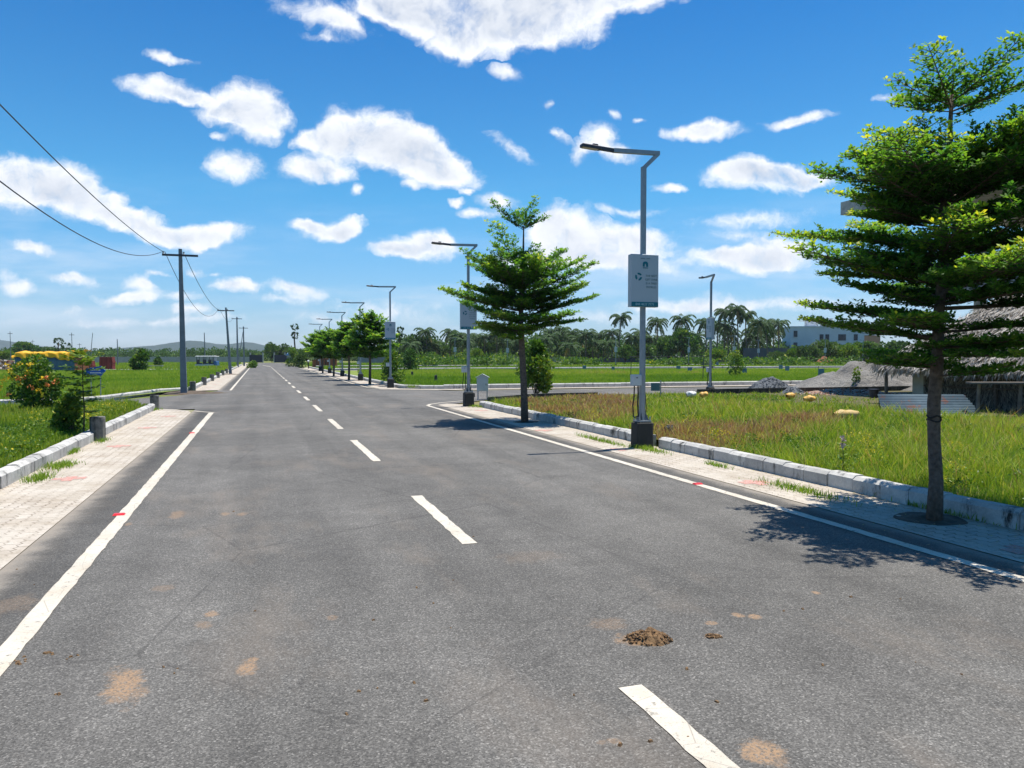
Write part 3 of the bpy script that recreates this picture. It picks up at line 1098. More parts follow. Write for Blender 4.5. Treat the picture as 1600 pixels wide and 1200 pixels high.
x, y = W(17.61, 6.11)
t2 = thing('almond_tree', 'pagoda shaped street tree between the second lamp and the big signboard lamp', 'tree', (x, y, 0), 0, 'layered street trees along the kerb')
tp = [(0, 0, -.05), (-.02, 0, .8), (-.06, 0, 1.6), (-.10, 0, 2.4), (-.08, 0, 3.2), (-.04, 0, 4.0), (-.03, 0, 4.72)]
tr_ = [.10, .085, .078, .07, .05, .03, .015]
tiers = [(2.15, 1.15, .06, 6, 0), (2.32, 1.65, .12, 7, 0), (2.55, 1.75, .20, 7, 0), (2.68, 1.5, .2, 6, 0), (2.8, 1.75, .28, 7, 0), (2.92, 1.3, .2, 6, 0), (3.05, 1.7, .38, 7, 0), (3.25, 1.5, .42, 7, 0), (3.4, 1.1, .36, 6, 0), (3.58, 1.25, .48, 7, 0), (3.8, 1.0, .52, 7, 0),
         (4.68, .75, .52, 6, 0), (4.70, .45, .95, 3, 0)]
terminalia(t2, 5, tp, tr_, tiers, .080, 7, (.12, .064), (.08, math.radians(180)), yellow=.82)

# row beyond the junction, each its own tree built from two crowns
def row_tree(seed, H, R, name_lab, s, t):
    x, y = W(s, t)
    r = thing('almond_tree', name_lab, 'tree', (x, y, 0), 0, 'layered street trees along the kerb')
    tp = [(0, 0, -.05), (.03, 0, H * .25), (.0, 0, H * .5), (.02, .0, H * .75), (0, 0, H * .9)]
    tiers = []
    z = H * .36
    i = 0
    while z < H * .80:
        u = (z / H - .36) / .5
        tiers.append((z, R * 1.2 * (1.0 - .62 * u ** 1.3) * (0.8 if i == 0 else 1), .2 + .45 * u, 6, 0))
        z += H * .058
        i += 1
    tiers.append((H * .82, R * .45, .6, 6, 0))
    terminalia(r, seed, tp, [.085, .07, .06, .04, .02], tiers, .175, 8, (.18, .10), yellow=.75)
    return r


row_tree(31, 4.45, 1.35, 'first street tree past the junction, tall and dense beside the third lamp', 44.0, 5.95)
row_tree(32, 4.35, 1.3, 'second street tree past the junction, taller twin behind the dense one', 52.9, 5.75)
row_tree(33, 4.1, 1.5, 'third street tree past the junction, partly hidden by the two before it', 63.5, 5.7)
row_tree(34, 4.3, 1.7, 'fourth street tree past the junction with a low wide yellowish crown', 75.5, 5.75)
row_tree(35, 4.3, 1.8, 'farthest street tree of the row, near the red brick wall', 88.0, 6.6)


# generic clump-built trees ------------------------------------------------
def crown_np(rg, lobes, nleaf, L, flat=.9, up=.3):
    P, A, S, T = [], [], [], []
    for (c, r, tb_) in lobes:
        n = int(nleaf)
        d = unit(rg.normal(size=(n, 3)))
        rr = r * rg.uniform(.55, 1.08, n) ** .6
        p = np.array(c) + d * rr[:, None] * np.array((1, 1, flat))
        a = unit(d + rg.normal(size=(n, 3)) * .8 + np.array((0, 0, up)))
        s = unit(np.cross(a, rg.normal(size=(n, 3))))
        P.append(p); A.append(a); S.append(s); T.append(np.clip(tb_ + rg.normal(size=n) * .16, 0, 1))
    P, A, S, T = map(np.concatenate, (P, A, S, T))
    Ls = L * rg.uniform(.6, 1.3, len(P))
    return quads_from(P, A, S, Ls, Ls * .7, T)


def broad_mesh(seed, h, r, th, nl, nleaf, L, mat, squash=.75):
    rg = np.random.default_rng(seed)
    lobes = []
    for i in range(nl):
        d = unit(rg.normal(size=3)); d[2] = abs(d[2]) * 1.1 - .35
        k = rg.uniform(.35, .85)
        c = np.array((0, 0, th + (h - th) * .45)) + d * np.array((r, r, (h - th) * .55)) * k
        lobes.append((c, r * rg.uniform(.24, .42), rg.uniform(.25, .75)))
    V, F, T = crown_np(rg, lobes, nleaf, L, squash)
    b = MB()
    b.tube([(0, 0, -.1), (r * .04, 0, th * .6), (0, 0, th * 1.2), (0, 0, h * .7)], [r * .07, r * .055, r * .045, r * .02], 7)
    for c, rr, _ in lobes[::2]:
        b.tube([(0, 0, th * .9), tuple(np.array(c) * .6 + np.array((0, 0, th * .35))), tuple(c)], [r * .03, r * .02, r * .008], 5, False)
    return V, F, T, b


BT = {}


def broad_tree(key, label, cat, loc, h, r, group=None, th=None, nl=16, nleaf=170, L=None, mat=None, name='broadleaf_tree', rz=0.0):
    r0 = BT.get(key)
    if r0 is None:
        t = thing(name, label, cat, loc, rz, group)
        th_ = th if th is not None else h * .25
        V, F, T, b = broad_mesh(hash(key) % 9999 if not isinstance(key, int) else key, h, r, th_, nl, nleaf, L or r * .16, mat)
        b.build('trunk', M_BARKD, t, True)
        np_mesh('crown', V, F, mat or M_FAR, t, T)
        BT[key] = (t, h, r)
        return t
    t0, h0, rr0 = r0
    t = copy_tree(t0, loc, rz, label, (r / rr0, r / rr0, h / h0))
    if group: t['group'] = group
    return t


# coconut palms
def palm_mesh(seed, H, FL, nf, lean):
    rg = np.random.default_rng(seed)
    top = np.array((lean * H, 0, H))
    b = MB()
    b.tube([(lean * H * u ** 2, 0, H * u - .1 * (u == 0)) for u in np.linspace(0, 1, 7)], [.22, .16, .14, .13, .12, .115, .11], 7)
    P, A, S, T, Ls, Ws = [], [], [], [], [], []
    for k in range(nf):
        a = k * 2.399 + rg.uniform(-.2, .2)
        e0 = 1.25 - 1.75 * (k / nf) + rg.uniform(-.15, .15)
        ln = FL * rg.uniform(.85, 1.1)
        tint = .3 + rg.uniform(-.15, .2) + (.55 if (k > nf - 3) else 0)
        pt = top.copy(); e = e0
        steps = 14
        for i in range(steps):
            d = np.array((math.cos(a) * math.cos(e), math.sin(a) * math.cos(e), math.sin(e)))
            nx = pt + d * ln / steps
            sv = np.array((-math.sin(a), math.cos(a), 0))
            # rachis
            P.append(pt); A.append(d); S.append(np.array((0, 0, 1.)) * .5 + sv * .5); Ls.append(ln / steps * 1.3); Ws.append(.07); T.append(tint)
            if i > 1:
                for sg in (-1, 1):
                    for q in (0, .5):
                        ld = unit(sv * sg * .8 + d * .45 + np.array((0, 0, -.55 - rg.uniform(0, .5))))
                        P.append(pt + d * ln / steps * q); A.append(ld); S.append(unit(np.cross(ld, np.array((rg.normal() * .3, rg.normal() * .3, 1)))))
                        Ls.append(ln * .24 * (1 - .5 * abs(i / steps - .45) * 1.6) * rg.uniform(.8, 1.15)); Ws.append(.10 + .03 * rg.random()); T.append(np.clip(tint + rg.normal() * .08, 0, 1))
            pt = nx
            e -= (.10 + .09 * (i / steps)) * (1.15 if e > -1.0 else .2)
    V, F, Tn = quads_from(np.array(P), unit(np.array(A)), unit(np.array(S)), np.array(Ls), np.array(Ws) * 1.6, np.array(T))
    return b, V, F, Tn


PALMS = []
for i, (H, FL, nf, lean) in enumerate([(11, 3.2, 24, .04), (9, 3.4, 22, -.06), (7, 3.6, 26, .02), (5, 3.5, 22, 0)]):
    PALMS.append(palm_mesh(40 + i, H, FL, nf, lean) + (H,))
PALM_T = {}


def palm(i, label, loc, H, rz, group='coconut palms beyond the plots'):
    if i not in PALM_T:
        b, V, F, Tn, H0 = PALMS[i]
        t = thing('coconut_palm', label, 'palm tree', loc, rz, group)
        b.build('trunk', M_PALMT, t, True)
        np_mesh('crown', V, F, M_PALM, t, Tn)
        PALM_T[i] = t
        t.scale = (1, 1, H / H0) if H / H0 < 1.2 else (H / H0,) * 3
        return t
    H0 = PALMS[i][4]
    k = H / H0
    return copy_tree(PALM_T[i], loc, rz, label, (min(max(k, .95), 1.25), min(max(k, .95), 1.25), k))


# photo bearing, crown top pixel, distance -> real palms in the grove
palm_list = [  # px, top y, dist, type, label
    (967, 492, 175, 0, 'tall coconut palm just left of the big signboard lamp post'),
    (1027, 500, 180, 1, 'coconut palm just right of the big signboard lamp post'),
    (1003, 514, 195, 2, 'coconut palm showing right behind the signboard lamp post'),
    (1064, 496, 185, 1, 'coconut palm rising over the round dark tree'),
    (1104, 500, 180, 1, 'coconut palm directly behind the side street lamp'),
    (1131, 484, 175, 0, 'tall dark coconut palm right of the side street lamp'),
    (1153, 480, 170, 0, 'tallest coconut palm with a full head, left of the pale building'),
    (1166, 488, 172, 0, 'slim coconut palm touching the tallest one'),
    (1184, 500, 160, 1, 'coconut palm with yellowing lower fronds'),
    (1199, 504, 165, 1, 'coconut palm in the middle of the clump by the pale building'),
    (1216, 502, 170, 1, 'right hand coconut palm of the clump, next to the pale building'),
    (1143, 515, 190, 2, 'short coconut palm under the tallest ones'),
    (935, 516, 185, 2, 'coconut palm left of the tall one near the signboard post'),
    (915, 514, 170, 2, 'wide coconut palm with pale drooping fronds'),
    (896, 516, 185, 1, 'coconut palm half hidden behind its wide neighbour'),
    (878, 512, 190, 1, 'coconut palm behind the tip of the pagoda tree branches'),
    (862, 518, 175, 2, 'coconut palm right of the leafy sapling tree'),
    (776, 518, 180, 1, 'coconut palm seen under the pagoda tree crown'),
    (742, 520, 185, 2, 'coconut palm seen left of the second lamp post'),
    (723, 524, 170, 2, 'low coconut palm with tan fronds behind the plots'),
    (703, 516, 180, 1, 'coconut palm standing by itself right of the round tree'),
    (640, 530, 165, 3, 'low coconut palm at the foot of the round tree'),
    (850, 524, 170, 3, 'squat coconut palm left of the pale drooping one'),
    (950, 528, 165, 3, 'squat coconut palm below the tall one'),
    (676, 530, 175, 3, 'squat coconut palm against the round tree'),
    (807, 524, 190, 3, 'squat coconut palm behind the pagoda tree trunk'),
    (890, 531, 160, 3, 'squat coconut palm low in the middle of the grove'),
    (1176, 520, 175, 3, 'squat coconut palm in the clump by the pale building'),
]
places = ['left end of the grove', 'right of the round tree', 'left of the second lamp post', 'right of the second lamp post', 'under the pagoda tree', 'just right of the pagoda tree trunk', 'right of the leafy sapling tree',
          'left of the wide pale palm', 'right of the wide pale palm', 'left of the tall palm', 'right of the tall palm', 'left of the round dark tree', 'behind the round dark tree', 'left of the side street lamp', 'right of the side street lamp', 'at the pale building']
for i, px in enumerate([668, 716, 731, 757, 786, 840, 856, 870, 886, 905, 926, 943, 956, 986, 1018, 1042, 1088, 1120, 1138, 1177, 1192, 1208]):
    ty = 514 + (i * 37 % 17)
    if px > 1080: ty -= 10
    side = places[min(15, int((px - 660) / 560 * 16))]
    palm_list.append((px, ty, 172 + (i * 29 % 26), 2 if i % 3 else 1, ('back row' if i % 2 else 'front row') + ' coconut palm ' + side + ('' if i % 4 < 2 else ', slightly lower')))
for i, (px, ty, D, k, lab) in enumerate(palm_list):
    H = EYE + (HOR - ty) * D / FPX * 1.0 - (.6 if k < 2 else 1.3)
    palm(k, lab, at_px(px, D), max(H, 3.2), i * 1.37)

# palmyra palms: bare stems with round fan heads
def palmyra(label, loc, H, heads):
    rg = np.random.default_rng(int(H * 100))
    t = thing('palmyra_palm', label, 'palm tree', loc)
    b = MB(); b.tube([(0, 0, -.1), (.1, 0, H * .4), (-.1, 0, H * .75), (.15, 0, H)], [.25, .2, .18, .14], 7)
    b.build('trunk', M_BARKD, t, True)
    P, A, S, T = [], [], [], []
    for (dz, r, n) in heads:
        c = np.array((.1, 0, H + dz))
        for k in range(n):
            d = unit(rg.normal(size=3)); d[2] = d[2] * .8 + .1
            fc = c + d * r * rg.uniform(.45, .75)
            e = unit(np.cross(d, rg.normal(size=3)))
            for q in range(9):
                a = (q - 4) * .3
                P.append(fc); A.append(unit(d * math.cos(a) + e * math.sin(a))); S.append(unit(np.cross(d, e) * .3 + e)); T.append(rg.uniform(.0, .45))
    V, F, Tn = quads_from(np.array(P), np.array(A), np.array(S), .55, .16, np.array(T))
    np_mesh('crown', V, F, M_PALM, t, Tn)


palmyra('lone palmyra palm with two dark tufts above the end of the road', at_px(461, 200), 8.0, [(1.2, 1.1, 34), (-1.0, 1.1, 30)])
palmyra('palmyra palm with two dark tufts right of the third signboard', at_px(625, 200), 7.8, [(.6, 1.0, 30), (-1.2, 1.0, 26)])
palmyra('pair-headed dark palmyra palm rising behind the yellow tarpaulin', at_px(92, 230), 5.8, [(.4, 1.5, 46), (-1.6, 1.3, 24)])
palmyra('second palmyra beside the pair-headed one, low and wide', at_px(104, 228), 4.3, [(.3, 1.6, 44)])

# woods and single trees of the background
tl = [  # key, px, top, width px, dist, mat, label
    (201, 655, 521, 66, 175, M_FAR, 'big round green tree right of the third signboard'),
    (202, 1068, 508, 56, 165, M_LEAF, 'round dark tree between the two lamps with signboards'),
    (203, 1045, 520, 44, 168, M_LEAF, 'dark tree left of the round one in the grove'),
    (202, 977, 536, 30, 150, M_LEAF, 'dark rounded bush tree in front of the tall palm'),
    (204, 1118, 541, 34, 150, M_LEAFY, 'bright green tree behind the side street lamp'),
    (201, 1260, 536, 44, 150, M_FAR, 'green tree below the pale building'),
    (203, 1295, 528, 60, 160, M_FAR, 'broad dark tree hiding the right half of the pale building'),
    (204, 1325, 533, 34, 140, M_LEAFY, 'yellow green tree right of the pale building'),
    (202, 1350, 530, 50, 160, M_LEAF, 'dark tree beside the edge of the big street tree'),
    (201, 1240, 540, 26, 150, M_LEAFY, 'light green bushy tree left of the pale building wall'),
    (203, 1215, 546, 30, 145, M_FAR, 'low green tree in front of the dark wall'),
    (201, 425, 532, 20, 215, M_LEAF, 'dark narrow tree behind the gate at the road end'),
    (202, 447, 535, 40, 225, M_FAR, 'wide olive tree behind the right gate panel'),
    (203, 480, 540, 30, 190, M_LEAF, 'dark tree at the right of the road end'),
    (201, 512, 543, 44, 185, M_FAR, 'low wide tree behind the red brick wall'),
    (203, 690, 536, 40, 190, M_FAR, 'green tree behind the plots left of the second lamp'),
    (202, 765, 530, 34, 185, M_LEAF, 'dark tree behind the meter cabinet'),
    (201, 822, 530, 50, 190, M_FAR, 'tree behind the trunk of the pagoda tree'),
    (204, 748, 541, 22, 140, M_LEAFY, 'light green young tree beside the second lamp'),
    (202, 40, 531, 48, 240, M_LEAF, 'big dark tree left behind the yellow tarpaulin'),
    (203, 68, 540, 50, 250, M_FAR, 'dull green tree right behind the yellow tarpaulin'),
    (204, 6, 545, 30, 200, M_LEAFY, 'yellow green tree at the left edge of the view'),
    (201, 115, 546, 34, 240, M_FAR, 'low tree right of the yellow tarpaulin'),
    (202, -40, 536, 50, 240, M_FAR, 'tree beyond the left edge'),
    (203, 585, 544, 50, 200, M_FAR, 'low tree beyond the third signboard post'),
    (201, 925, 538, 44, 190, M_LEAF, 'dark filler tree low between the palms'),
    (203, 1005, 534, 44, 185, M_FAR, 'green filler tree behind the signboard post'),
    (202, 875, 540, 40, 190, M_FAR, 'tree low behind the leafy sapling tree'),
    (203, 1160, 540, 36, 180, M_LEAF, 'dark tree under the tallest palms'),
    (201, 1400, 528, 60, 150, M_FAR, 'tree hidden mostly behind the thatched hut'),
]
for i, (key, px, ty, wpx, D, mt, lab) in enumerate(tl):
    if lab == 'tree beyond the left edge': continue
    h = EYE + (HOR - ty) * D / FPX
    key2 = (key, mt.name)
    r = wpx / 2 * D / FPX
    if key2 not in BT:
        t = thing('broadleaf_tree', lab, 'tree', at_px(px, D), i * 1.1, 'trees behind the plots')
        V, F, T, b = broad_mesh(key + len(BT), 6.0, 3.6, .9, 22, 190, .55, mt)
        b.build('trunk', M_BARKD, t, True)
        np_mesh('crown', V, F, mt, t, T)
        BT[key2] = t
        t.scale = (r / 3.6, r / 3.6, h / 6.2)
    else:
        copy_tree(BT[key2], at_px(px, D), i * 1.1, lab, (r / 3.6, r / 3.6, h / 6.2))


def wood(name, x0px, x1px, D, top, depth, n, mat, seed, L=.8):
    rg = np.random.default_rng(seed)
    lobes = []
    for i in range(n):
        px = rg.uniform(x0px, x1px)
        d = D + rg.uniform(0, depth)
        hh = (EYE + (HOR - top) * D / FPX) * rg.uniform(.6, 1.08)
        X = (px - 800) / FPX * d
        r = rg.uniform(1.1, 2.4)
        z = hh - r
        tb_ = rg.uniform(.1, .8)
        lobes.append(((X, d, z), r, tb_))
        lobes.append(((X + rg.normal(), d - 1, z * .5), r * 1.2, tb_ - .1))
    V, F, T = crown_np(rg, lobes, 70, L, .9)
    o = np_mesh(name, V, F, mat, None, T)
    o['kind'] = 'stuff'
    return o


M_WOOD = leafmat('wood_leaf', [(0, (.03, .075, .02)), (.5, (.065, .14, .03)), (1, (.12, .20, .04))], .3, .7)
wood('distant_wood', -160, 420, 330, 543.5, 60, 330, M_WOOD, 3)
wood('distant_wood', 400, 620, 260, 545, 40, 90, M_FAR, 4)
wood('distant_wood', 600, 1110, 200, 524, 25, 260, M_LEAF, 5, .7)
wood('distant_wood', 1040, 1240, 205, 531, 25, 75, M_LEAF, 8, .7)
wood('distant_wood', 1180, 1720, 190, 541, 25, 170, M_FAR, 6)
wood('hedge_growth', 640, 880, 160, 549.5, 4, 60, M_LEAFY, 7, .35).scale = (1, 1, 1)
M_BUSHG = M_LEAFY

# ------------------------------------------------------------------ grass
def grass(name, P, Z, H, Wd, T, mat=None, bend=.45, seed=1):
    rg = np.random.default_rng(seed)
    n = len(P)
    a = rg.uniform(0, 2 * math.pi, n)
    d = np.stack([np.cos(a), np.sin(a)], 1)
    fa = rg.uniform(0, 2 * math.pi, n)
    sd = np.stack([np.cos(fa), np.sin(fa)], 1) * (Wd / 2)[:, None]
    bn = rg.uniform(.05, 1, n) * bend * H
    V = np.empty((n, 5, 3))
    V[:, 0, :2] = P - sd; V[:, 1, :2] = P + sd; V[:, 0, 2] = Z; V[:, 1, 2] = Z
    mid = P + d * (bn * .35)[:, None]
    V[:, 2, :2] = mid + sd * .8; V[:, 3, :2] = mid - sd * .8; V[:, 2, 2] = Z + H * .58; V[:, 3, 2] = Z + H * .58
    V[:, 4, :2] = P + d * bn[:, None]; V[:, 4, 2] = Z + H * rg.uniform(.85, 1.1, n)
    i = np.arange(n)[:, None] * 5
    F = np.concatenate([i + np.array([[0, 1, 2]]), i + np.array([[0, 2, 3]]), i + np.array([[3, 2, 4]])])
    o = np_mesh(name, V.reshape(-1, 3), F, mat or M_GRASS, None, np.repeat(T, 5))
    o['kind'] = 'stuff'
    return o


def fnoise(P, sc, seed=0.0, octv=4):
    """cheap value field from sums of rotated sines, -1..1"""
    v = np.zeros(len(P)); amp = 1; tot = 0
    r = np.random.default_rng(int(seed * 10) + 5)
    for o_ in range(octv):
        for _ in range(3):
            a = r.uniform(0, 6.28); ph = r.uniform(0, 6.28); f = sc * 2 ** o_ * r.uniform(.7, 1.3)
            v += amp * np.sin((P[:, 0] * math.cos(a) + P[:, 1] * math.sin(a)) * f + ph)
        tot += amp * 1.8
        amp *= .6
    return np.clip(v / tot, -1, 1)


def st_of(P):
    return P[:, 1] * CT - P[:, 0] * SN, P[:, 0] * CT + P[:, 1] * SN


def sample_view(rg, n, y0, y1, x0px, x1px, power=1.0):
    """points on the ground inside a wedge, extra margin at the sides"""
    u = rg.random(n)
    Y = y0 * (y1 / y0) ** (u ** power) if power > 0 else rg.uniform(y0, y1, n)
    px = rg.uniform(x0px, x1px, n)
    return np.stack([(px - 800) / FPX * Y, Y], 1)


# near right plot
def right_plot(P):
    s, t = st_of(P)
    edge = 6.82 + 0 * s
    edge = np.where(s > 23.6, 6.8 + (s - 23.6) * 1.1, edge)
    return (t > edge) & (s < 26.7) & (s > -3)


rg = np.random.default_rng(99)
P = sample_view(rg, 600000, 3.8, 32, 690, 2200, .80)
P = P[right_plot(P)]
s_, t_ = st_of(P)
D = P[:, 1]
f1 = fnoise(P, .55, 1.0); f2 = fnoise(P, 2.2, 2.0)
# bare yard in front of the hut and under the rubble thin out
px_ = 800 + P[:, 0] / D * FPX
bare = ((P[:, 0] > 10.0) & (D > 18.6)) | ((px_ > 1240) & (D > 24))
keep = ~(bare & (rg.random(len(P)) < .88))
P, s_, t_, D, f1, f2, px_ = P[keep], s_[keep], t_[keep], D[keep], f1[keep], f2[keep], px_[keep]
H = np.clip(.13 + .09 * f2 + .06 * f1 + rg.normal(size=len(P)) * .05, .04, .36) * np.clip(1.15 - np.maximum(D - 12, 0) * .02, .75, 1.15)
near_k = np.clip((t_ - 6.82) / .4, .75, 1)
f3 = fnoise(P, 7.0, 12.0, 3)
H = H * near_k * (1 + .55 * f3)
H = H * np.clip(1.5 - np.maximum(P[:, 0] - 8.5, 0) * .25 * (D > 15) , .35, 1) * np.clip(1 - (D > 22) * .25, .5, 1)
dry = np.exp(-((px_ - 905) / 85) ** 2) * np.clip((D - 16) / 3, 0, 1) * 1.0 + np.exp(-((px_ - 1110) / 120) ** 2) * np.exp(-((D - 14.0) / 2.4) ** 2) * 1.1 + np.exp(-((px_ - 1260) / 60) ** 2) * np.exp(-((D - 17) / 1.6) ** 2) * .6
T = np.clip(.32 + .16 * f1 + .14 * f2 + rg.normal(size=len(P)) * .15 + (dry * (.55 + .8 * rg.random(len(P))) + .9 * f2 * dry > .34) * (.34 + .28 * rg.random(len(P))), 0, 1)
for (bx0, by0, br0) in [(1322, 660, .75), (1235, 626, .7), (1265, 631, .7), (1080, 624, .7), (1100, 624, .7)]:
    qx, qy = G(bx0, by0, ZP)
    H[np.hypot((P[:, 0] - qx) * 1.3, (P[:, 1] - qy + .35) * .8) < br0 * .62] *= .22
thin = (f2 < -.32) & (rg.random(len(P)) < .55)
H[thin] *= .4
stalk = rg.random(len(P)) < .035
T[stalk] = rg.uniform(.6, .8, stalk.sum()); H[stalk] *= 1.5
T = np.clip(T + .14 * f3, 0, 1)
Wd = np.clip(.0075 * D / 8, .007, .03) * rg.uniform(.7, 1.3, len(P))
grass('grass', P, np.full(len(P), ZP - .01), H, Wd, T, bend=.95, seed=2)

# near left plot
P = sample_view(rg, 170000, 5.0, 30, -450, 300, .9)
s_, t_ = st_of(P)
lsl = np.interp(t_, [-14, -8, -7.2, -4, -3], [23.5, 25.2, 25.6, 27.0, 25.2])
k = (t_ < -3.17) & (s_ < lsl - .1)
P, s_, t_ = P[k], s_[k], t_[k]
D = P[:, 1]
f1 = fnoise(P, .7, 3.0); f2 = fnoise(P, 2.5, 4.0)
H = np.clip(.19 + .08 * f2 + .05 * f1 + rg.normal(size=len(P)) * .05, .07, .4) * np.clip((-3.17 - t_) / .4, .5, 1)
T = np.clip(.30 + .14 * f1 + rg.normal(size=len(P)) * .12 + (s_ > 18) * .12, 0, 1)
grass('grass', P, np.full(len(P), ZP - .01), H, np.clip(.008 * D / 8, .008, .03), T, seed=3)

# field across the side street
P = sample_view(rg, 260000, 36, 88, 560, 1500, 1.0)
s_, t_ = st_of(P)
k = (t_ > 6.95) & (s_ > 37.3) & (s_ < 84) & ~((s_ > 55.5) & (s_ < 60) & (t_ > 22) & (rg.random(len(P)) < .9))
P, s_, t_ = P[k], s_[k], t_[k]
D = P[:, 1]
f1 = fnoise(P, .22, 5.0); f2 = fnoise(P, .9, 6.0)
H = np.clip(.20 + .07 * f1 + .05 * f2 + rg.normal(size=len(P)) * .05, .06, .45)
T = np.clip(.30 + .15 * f1 + .12 * f2 + rg.normal(size=len(P)) * .09 + (s_ > 53) * .10, 0, .95)
grass('grass', P, np.full(len(P), .07), H, .028 * D / 45 * rg.uniform(.7, 1.3, len(P)), T, seed=4)
# field across the left street
P = sample_view(rg, 150000, 27, 90, -60, 390, 1.0)
s_, t_ = st_of(P)
llow = np.interp(t_, [-40, -8.5, -5.8, -4.5, -3.3], [26, 30.3, 33.2, 35.4, 38.6])
k = (t_ < -3.25) & (s_ > llow + .35) & (s_ < 92)
P, s_, t_ = P[k], s_[k], t_[k]
D = P[:, 1]
f1 = fnoise(P, .22, 7.0); f2 = fnoise(P, .9, 8.0)
H = np.clip(.20 + .06 * f1 + rg.normal(size=len(P)) * .05, .06, .45)
T = np.clip(.36 + .13 * f1 + .12 * f2 + rg.normal(size=len(P)) * .09, 0, .95)
grass('grass', P, np.full(len(P), .07), H, .028 * D / 45 * rg.uniform(.7, 1.3, len(P)), T, seed=5)
# rough growth on the farther plots
P = sample_view(rg, 90000, 88, 185, -60, 1500, 1.0)
s_, t_ = st_of(P)
k = ((t_ > 8) & (((s_ > 91) & (s_ < 117)) | (s_ > 119))) | ((t_ < -4) & (s_ > 99) & ~((s_ > 111) & (s_ < 113)))
P = P[k]; D = P[:, 1]
f1 = fnoise(P, .12, 9.0); f2 = fnoise(P, .5, 9.5)
H = np.clip(.35 + .22 * f1 + .1 * f2, .1, .9)
T = np.clip(.26 + .15 * f1 + .15 * f2 + rg.normal(size=len(P)) * .08, 0, .9)
grass('grass', P, np.full(len(P), -.04), H, .10 * D / 120 * rg.uniform(.7, 1.3, len(P)), T, seed=6)
# weeds creeping from the kerb foot onto the paving
pts = []
for (px, py, r, n) in [(370, 0, 0, 0)]:
    pass
for (s0, t0, rs, rt, n) in [(*ST(62, 749), .30, .12, 380), (*ST(92, 730), .35, .16, 480), (*ST(112, 708), .25, .10, 220), (*ST(1250, 768), .55, .12, 500), (*ST(1010, 703), .5, .12, 500), (*ST(940, 690), .9, .08, 500),
                          (*ST(1120, 729), .3, .06, 160), (*ST(745, 636), .5, .2, 250), (*ST(238, 641), .4, .2, 200), (*ST(160, 690), .3, .08, 160), (*ST(1500, 800), .6, .05, 120)]:
    q = rg.normal(size=(n, 2)) * np.array((rt, rs)) * .6
    t = np.clip(t0 + q[:, 0], -2.95, 6.6); s = s0 + q[:, 1]
    pts.append(np.stack([t * CT - s * SN, t * SN + s * CT], 1))
P = np.concatenate(pts)
grass('verge_weeds', P, np.zeros(len(P)), rg.uniform(.03, .10, len(P)), np.full(len(P), .009), np.clip(rg.normal(.22, .14, len(P)), 0, .8), bend=1.1, seed=7)


# leafy weeds -------------------------------------------------------------
def weeds(name, centers, seed, L=.05, mat=None):
    rg = np.random.default_rng(seed)
    V_, F_, T_ = [], [], []
    P, A, S, T, Ls = [], [], [], [], []
    for (x, y, z, h, r, tint) in centers:
        n = int(60 + 40 * rg.random())
        d = unit(rg.normal(size=(n, 3)) * np.array((1, 1, .6)) + np.array((0, 0, .35)))
        p = np.array((x, y, z)) + rg.normal(size=(n, 3)) * np.array((r, r, 0)) * .5 + np.array((0, 0, 1)) * (rg.random(n) ** .7 * h)[:, None]
        P.append(p); A.append(d); S.append(unit(np.cross(d, rg.normal(size=(n, 3))))); T.append(np.clip(tint + rg.normal(size=n) * .18 + (p[:, 2] - z) / h * .2, 0, 1)); Ls.append(rg.uniform(.6, 1.4, n) * L)
    P, A, S, T, Ls = map(np.concatenate, (P, A, S, T, Ls))
    V, F, Tn = quads_from(P, A, S, Ls, Ls * .5, T)
    o = np_mesh(name, V, F, mat or M_WEED, None, Tn)
    o['kind'] = 'stuff'


cs = []
for i in range(210):
    s, t = rg.uniform(8.5, 17.5), -3.35 - abs(rg.normal()) * 1.9
    x, y = W(s, t)
    cs.append((x, y, ZP, rg.uniform(.15, .34), .22, rg.uniform(.3, .62)))
weeds('low_weeds', cs, 11, .045)
cs = []
for i in range(70):
    s, t = rg.uniform(17.5, 24), -3.5 - abs(rg.normal()) * .8
    x, y = W(s, t)
    cs.append((x, y, ZP, rg.uniform(.12, .28), .2, rg.uniform(.5, .8)))
weeds('low_weeds', cs, 12, .045)
cs = []
for i in range(150):
    px = rg.choice([880, 935, 1035, 1090, 1330, 1370, 1490, 1110]) + rg.normal() * 18
    py = rg.uniform(660, 740) if px < 1200 else rg.uniform(690, 770)
    x, y = G(px, py, ZP)
    s, t = y * CT - x * SN, x * CT + y * SN
    if t > 7.1 and s < 26:
        cs.append((x, y, ZP, rg.uniform(.12, .30), .14, rg.uniform(.55, .95)))
weeds('low_weeds', cs, 13, .03)
cs = []
for i in range(520):
    x, y = sample_view(rg, 1, 6, 26, 760, 1750, .9)[0]
    s, t = y * CT - x * SN, x * CT + y * SN
    if t > 6.95 and s < 26 and x < 10.5:
        cs.append((x, y, ZP, rg.uniform(.06, .22), rg.uniform(.08, .22), rg.uniform(.1, .6)))
weeds('low_weeds', cs, 15, .034)
cs = []
for i in range(26):
    px = [660, 690, 735, 765, 790, 640, 1040, 1080, 1160, 1200, 1250, 900, 925, 1290][i % 14] + rg.normal() * 9
    D_ = rg.uniform(118, 135)
    x, y = at_px(px, D_)
    for q in range(5):
        cs.append((x + rg.normal() * 1.2, y + rg.normal(), 0, rg.uniform(.7, 1.6), 1.2, rg.uniform(.15, .5)))
weeds('bushy_growth', cs, 14, .45)


